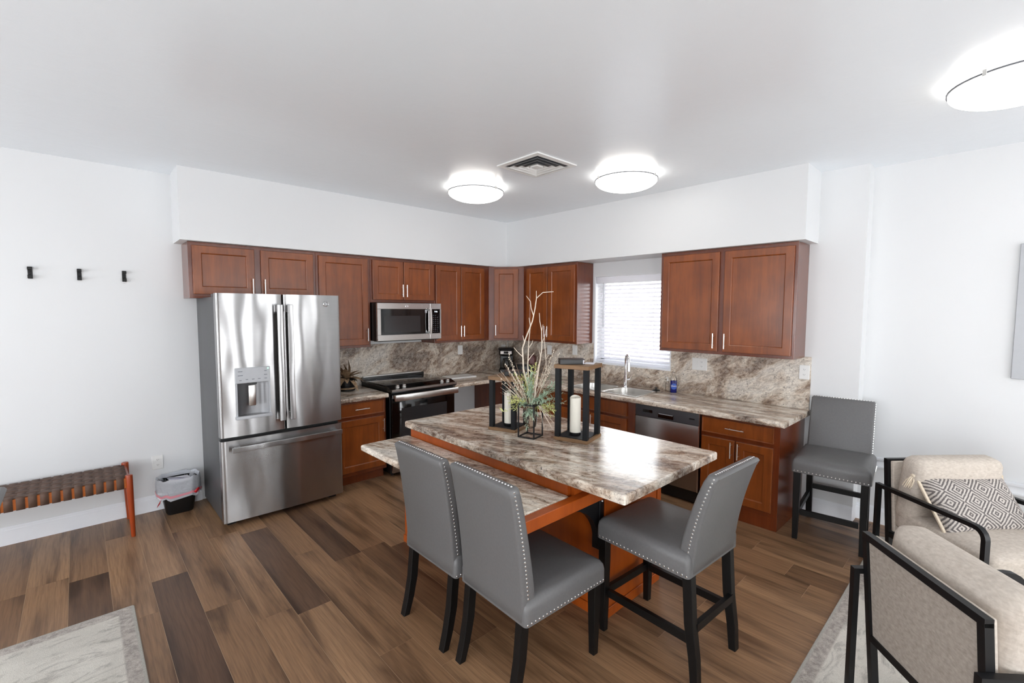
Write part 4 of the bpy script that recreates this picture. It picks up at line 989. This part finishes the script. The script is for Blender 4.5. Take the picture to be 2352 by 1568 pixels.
# ------------------------------------------------------------------ trash can
t = thing('trash_can', 'small black trash can with a translucent bag liner', 'trash can', (-3.800, -.138, 0))
obj('bin', B().loft([rrect(.17, .13, .03, 5, 0, 0, 0), rrect(.19, .145, .045, 5, 0, 0, .02), rrect(.262, .205, .075, 5, 0, 0, .268), rrect(.252, .195, .07, 5, 0, 0, .268), rrect(.18, .135, .03, 5, 0, 0, .012)], True, True), 'black', t, ang=40)
def crinkle(w, d, r, z, amp, ph, drop=0):
    o = []
    for k, (x, y, zz) in enumerate(rrect(w, d, r, 9, 0, 0, z)):
        s = 1+amp*sin(k*1.9+ph)+amp*.6*sin(k*3.1+ph*2); a = math.atan2(y, x)
        o.append((x*s, y*s, zz+drop*(.5-.5*sin(a))*1.0+amp*.35*sin(k*1.3+ph)))
    return o
ls = [crinkle(.19, .15, .06, .10, .03, 1), crinkle(.235, .185, .08, .22, .03, 2), crinkle(.268, .212, .09, .288, .018, 3), crinkle(.286, .228, .095, .296, .018, 3.3), crinkle(.296, .240, .095, .250, .022, 4, -.012), crinkle(.290, .238, .095, .190, .03, 5, -.02), crinkle(.296, .244, .095, .166, .03, 5.6, -.03)]
ln = obj('bag_liner', B().loft(ls, False, False), 'bag', t, ang=70)
b = B(); ls = [crinkle(.300, .246, .095, .178, .02, 5.3, -.022), crinkle(.300, .246, .095, .196, .02, 5.0, -.02)]; b.loft(ls, False, False); obj('drawstring', b, 'pink', ln, ang=70)
b = B(); b.loft([[(.10, -.121, .155), (.085, -.122, .170)], [(.112, -.120, .170), (.10, -.124, .188)], [(.128, -.110, .185), (.118, -.118, .200)]], False, False, False); b.loft([[(-.135, -.09, .12), (-.128, -.10, .155)], [(-.155, -.08, .09), (-.15, -.09, .11)]], False, False, False)
o = obj('drawstring_loop', b, 'red', ln, ang=70); o.modifiers.new('thickness', 'SOLIDIFY').thickness = .002
for k, (lx, ly, lz, r1, r2, r3) in enumerate([(.01, -.015, .268, .15, .1, .3), (-.03, .03, .275, -.35, .15, -.2)]):
    o = obj('paper_sheet', B().box(-.075, .075, -.05, .05, 0, .002), 'paper', None, (-3.800+lx, -.138+ly, lz), (r1, r2, r3)); tag(o, ['white paper sheet lying flat in the trash can', 'tilted white paper sheet at the rear of the trash can'][k], 'paper')

# ------------------------------------------------------------------ wall hooks
for k, (x, lab) in enumerate([(-4.574, 'dark wall hook farthest from the wall cabinets'), (-4.321, 'dark wall hook in the middle of the three'), (-4.066, 'dark wall hook closest to the wall cabinets')]):
    t = thing('wall_hook', lab, 'hook', (x, 0, 1.905), 0, 'dark wall hooks')
    obj('back_plate', B().box(-.012, .012, -.006, 0, -.042, .042, .001, 1), 'blackwood', t)
    obj('upper_peg', B().box(-.0125, .0125, -.042, -.006, .018, .040, .002, 1), 'blackwood', t)
    obj('lower_hook', B().box(-.0125, .0125, -.030, -.006, -.042, -.026, .002, 1).box(-.0125, .0125, -.034, -.024, -.042, -.016, .002, 1), 'blackwood', t)
    for z in (.006, -.010): obj('screw', B().sphere((0, -.006, z), .0035, n=8), 'metal', t)

# ------------------------------------------------------------------ ceiling fixtures
def ceil_light(label, x, y):
    t = thing('ceiling_light', label, 'light', (x, y, H), 0, 'round ceiling lights'); R = .245
    b = B(); b.lathe([(.001, 0), (.218, 0), (.218, -.022), (.208, -.030), (.001, -.030)], 32); obj('pan', b, 'white', t, ang=40)
    pr = [(R, -.046), (R*.985, -.052)]+[(R*cos(a), -.050-.078*sin(a)) for a in [pi/2*k/10 for k in range(1, 10)]]+[(.001, -.128)]
    b = B(); b.lathe(pr, 40); g = obj('glass_shade', b, 'lamp', t, ang=60)
    b = B(); b.lathe([(R-.002, -.042), (R+.004, -.042), (R+.004, -.049), (R-.002, -.049), (R-.002, -.042)], 40); obj('rim', b, 'mark', t, ang=40)
    for k in range(3):
        a = 2*pi*k/3+.6; obj('clip', B().box(R-.012, R+.006, -.008, .008, -.058, -.030, .001, 1), 'nickel', t, (0, 0, 0), (0, 0, a)); obj('arm', B().box(.15, R, -.006, .006, -.026, -.022), 'nickel', t, (0, 0, 0), (0, 0, a))
    return t
ceil_light('glowing round ceiling light nearest the refrigerator side', -1.70, -1.415)
ceil_light('glowing round ceiling light nearest the kitchen window', -1.065, -2.555)
ceil_light('glowing round ceiling light above the armchairs', -1.165, -4.70)
t = thing('ceiling_vent', 'square white ceiling air vent between two lights', 'vent', (-1.763, -2.228, H)); e = .213
b = B(); 
def frame_ring(b, a, c, za, zb): b.loft([[(sx*a, sy*a, za) for sx, sy in ((-1, -1), (1, -1), (1, 1), (-1, 1))], [(sx*c, sy*c, zb) for sx, sy in ((-1, -1), (1, -1), (1, 1), (-1, 1))]], False, False)
frame_ring(b, e, e, 0, -.008); frame_ring(b, e, e-.035, -.008, -.012); frame_ring(b, e-.035, e-.035, -.012, 0); obj('frame', b, 'white', t, ang=10)
obj('duct', B().box(-e+.036, e-.036, -e+.036, e-.036, -.0015, -.0005), 'dkgrey', t)
for k in range(3):
    a = .150-.043*k; b = B(); frame_ring(b, a, a-.022, -.016, -.002); frame_ring(b, a+.004, a, -.018, -.016); obj('louver', b, 'white', t, ang=10)
obj('centre_plate', B().box(-.035, .035, -.035, .035, -.018, -.003, .003, 1), 'white', t)

# ------------------------------------------------------------------ rugs
def rug(label, x0, x1, y0, y1, name):
    w, d = x1-x0, y1-y0; b = B(); b.loft([rrect(w-.004, d-.004, .01, 2, 0, 0, 0.0005), rrect(w, d, .012, 2, 0, 0, .003), rrect(w, d, .012, 2, 0, 0, .006), rrect(w-.006, d-.006, .01, 2, 0, 0, .008)])
    o = obj('area_rug', b, m_rug(name, w, d), None, ((x0+x1)/2, (y0+y1)/2, 0)); tag(o, label, 'rug'); return o
rug('distressed cream and grey rug with border near the woven bench', -6.6, -4.185, -5.0, -1.466, 'rug_left')
rug('distressed cream and grey rug under the two armchairs', -3.3, -.12, -6.4, -4.142, 'rug_right')

# ------------------------------------------------------------------ armchairs
def cushion(w, d, h, r, bulge, n=6):
    # pillow-like rounded block centred on the origin: w along x, d along y, h along z
    b = B(); t = bmesh.new(); bmesh.ops.create_cube(t, size=1); bmesh.ops.subdivide_edges(t, edges=t.edges[:], cuts=9, use_grid_fill=True)
    for v in t.verts:
        p = Vector((v.co.x*w, v.co.y*d, v.co.z*h)); c = Vector((max(-w/2+r, min(w/2-r, p.x)), max(-d/2+r, min(d/2-r, p.y)), max(-h/2+r, min(h/2-r, p.z))))
        q = p-c
        if q.length > 1e-6: p = c+q.normalized()*r
        fx, fy = 1-(2*p.x/w)**2, 1-(2*p.y/d)**2
        if abs(v.co.z) > .3: p.z += bulge*max(0, fx)*max(0, fy)*(1 if v.co.z > 0 else -1)
        v.co = p
    return b._add(t)
def armchair(label, loc, rz):
    t = thing('armchair', label, 'armchair', loc, rz, 'linen armchairs with black metal frames'); W = .285
    q = .011
    for s in (-1, 1):
        y = s*W; r = .05; pts = [(.50, y, q), (0, y, q), (0, y, .575)]
        top = [(0, y, q), (0, y, .588), (.565, y, .600)]+[(.572+r*sin(a), y, .600-r+r*cos(a)) for a in [pi/2*k/5 for k in range(1, 6)]]+[(.622, y, q), (0, y, q)]
        b = B(); b.bar(top, .026, .022, (0, 1, 0)); obj('arm_frame', b, 'metal', t, ang=35)
    bw = .257; pr = [(.022, .745), (.058, .325), (.085, .02)]
    b = B()
    for s in (-1, 1): b.bar([(x, s*bw, z) for x, z in pr], .026, .026, (0, 1, 0))
    b.box(pr[0][0]-.013, pr[0][0]+.013, -bw-.013, bw+.013, .732, .758); b.box(.045, .071, -bw, bw, .312, .338)
    obj('back_frame', b, 'metal', t)
    b = B(); b.box(.075, .61, -bw-.02, -bw+.005, .30, .325); b.box(.075, .61, bw-.005, bw+.02, .30, .325); b.box(.585, .61, -W, W, .30, .325); obj('seat_frame', b, 'metal', t)
    tb = math.atan2(.036, .42)
    obj('back_panel', B().box(-.006, .006, -bw+.012, bw-.012, 0, .395, .003, 1), 'panelfab', t, (.059, 0, .335), (0, -tb, 0))
    obj('back_pad', B().box(.010, .034, -bw+.002, bw-.002, 0, .42, .008, 3), 'linen', t, (.061, 0, .330), (0, -tb, 0))
    obj('seat_deck', B().box(.10, .605, -bw+.006, bw-.006, .326, .352, .006, 2), 'linen', t)
    obj('seat_cushion', cushion(.545, .515, .125, .035, .012), 'linen', t, (.350, 0, .412), (0, radians(2), 0), ang=70)
    obj('back_cushion', cushion(.40, .525, .135, .055, .018), 'linen', t, (.150, 0, .615), (0, radians(-84), 0), ang=70)
    return t
a1 = armchair('oatmeal linen armchair seen from behind on the cream rug', (-2.274, -4.532, .008), radians(-48.5))
a2 = copy_tree(a1); a2.location = (-.602, -4.418, .008); a2.rotation_euler = (0, 0, radians(229)); a2['label'] = 'oatmeal linen armchair with patterned pillow by the right wall'
# pillow
t = thing('throw_pillow', 'grey diamond patterned lumbar pillow with cream tassels on armchair', 'pillow', (-.765, -4.640, .588), radians(-38))
rot = Matrix.Rotation(radians(38), 4, 'X')
b = B(); tt = bmesh.new(); bmesh.ops.create_grid(tt, x_segments=24, y_segments=16, size=.5)
top = [v for v in tt.verts]
for v in top:
    u, w = v.co.x*2, v.co.y*2; k = max(0, (1-u**4)*(1-w**4)); px_ = 1-.07*(1-abs(u))*0
    v.co = Vector((u*.262*(1-.06*(1-w*w)*u*u), w*.166*(1-.10*(1-u*u)*w*w), .062*k**.5))
dup = bmesh.ops.duplicate(tt, geom=tt.faces[:])
for v in [g for g in dup['geom'] if isinstance(g, bmesh.types.BMVert)]: v.co.z = -v.co.z
bmesh.ops.remove_doubles(tt, verts=tt.verts[:], dist=.0005); bmesh.ops.recalc_face_normals(tt, faces=tt.faces[:]); b._add(tt)
pc = obj('pillow_cover', b, 'pillow', t, (0, 0, 0), (radians(54), 0, 0), ang=80)
for q in (-1, 1): obj('end_binding', B().box(q*.258-.008, q*.258+.008, -.16, .16, -.006, .006, .004, 2), 'cotton', pc)
for sx in (-1, 1):
    for sy in (-1, 1):
        b = B(); c = Vector((sx*.268, sy*.166, 0)); b.sphere(c, .014, n=10)
        dn = Vector((sx*.25, -.62, -.62)).normalized()
        for k in range(26):
            a = k*2.4; s_ = Vector((cos(a), sin(a), sin(a*1.7)))*.021*(k % 5+1)/5; b.tube([c, c+dn*.03+s_*.8, c+dn*.066+s_], [.004, .0035, .002], 5)
        obj('tassel', b, 'cotton', pc, ang=60)
# flat grey sheet put in for an unidentified grey strip at the frame edge
t = thing('grey_sheet', 'pale grey flat sheet standing in for an unidentified strip on the right wall', 'wall art', (XP, -5.15, 1.65), RZ)
obj('sheet_face', B().box(-.40, .40, -.022, -.004, -.44, .44, .003, 1), 'ltgrey', t); obj('sheet_back', B().box(-.37, .37, -.004, 0, -.41, .41), 'dkgrey', t)
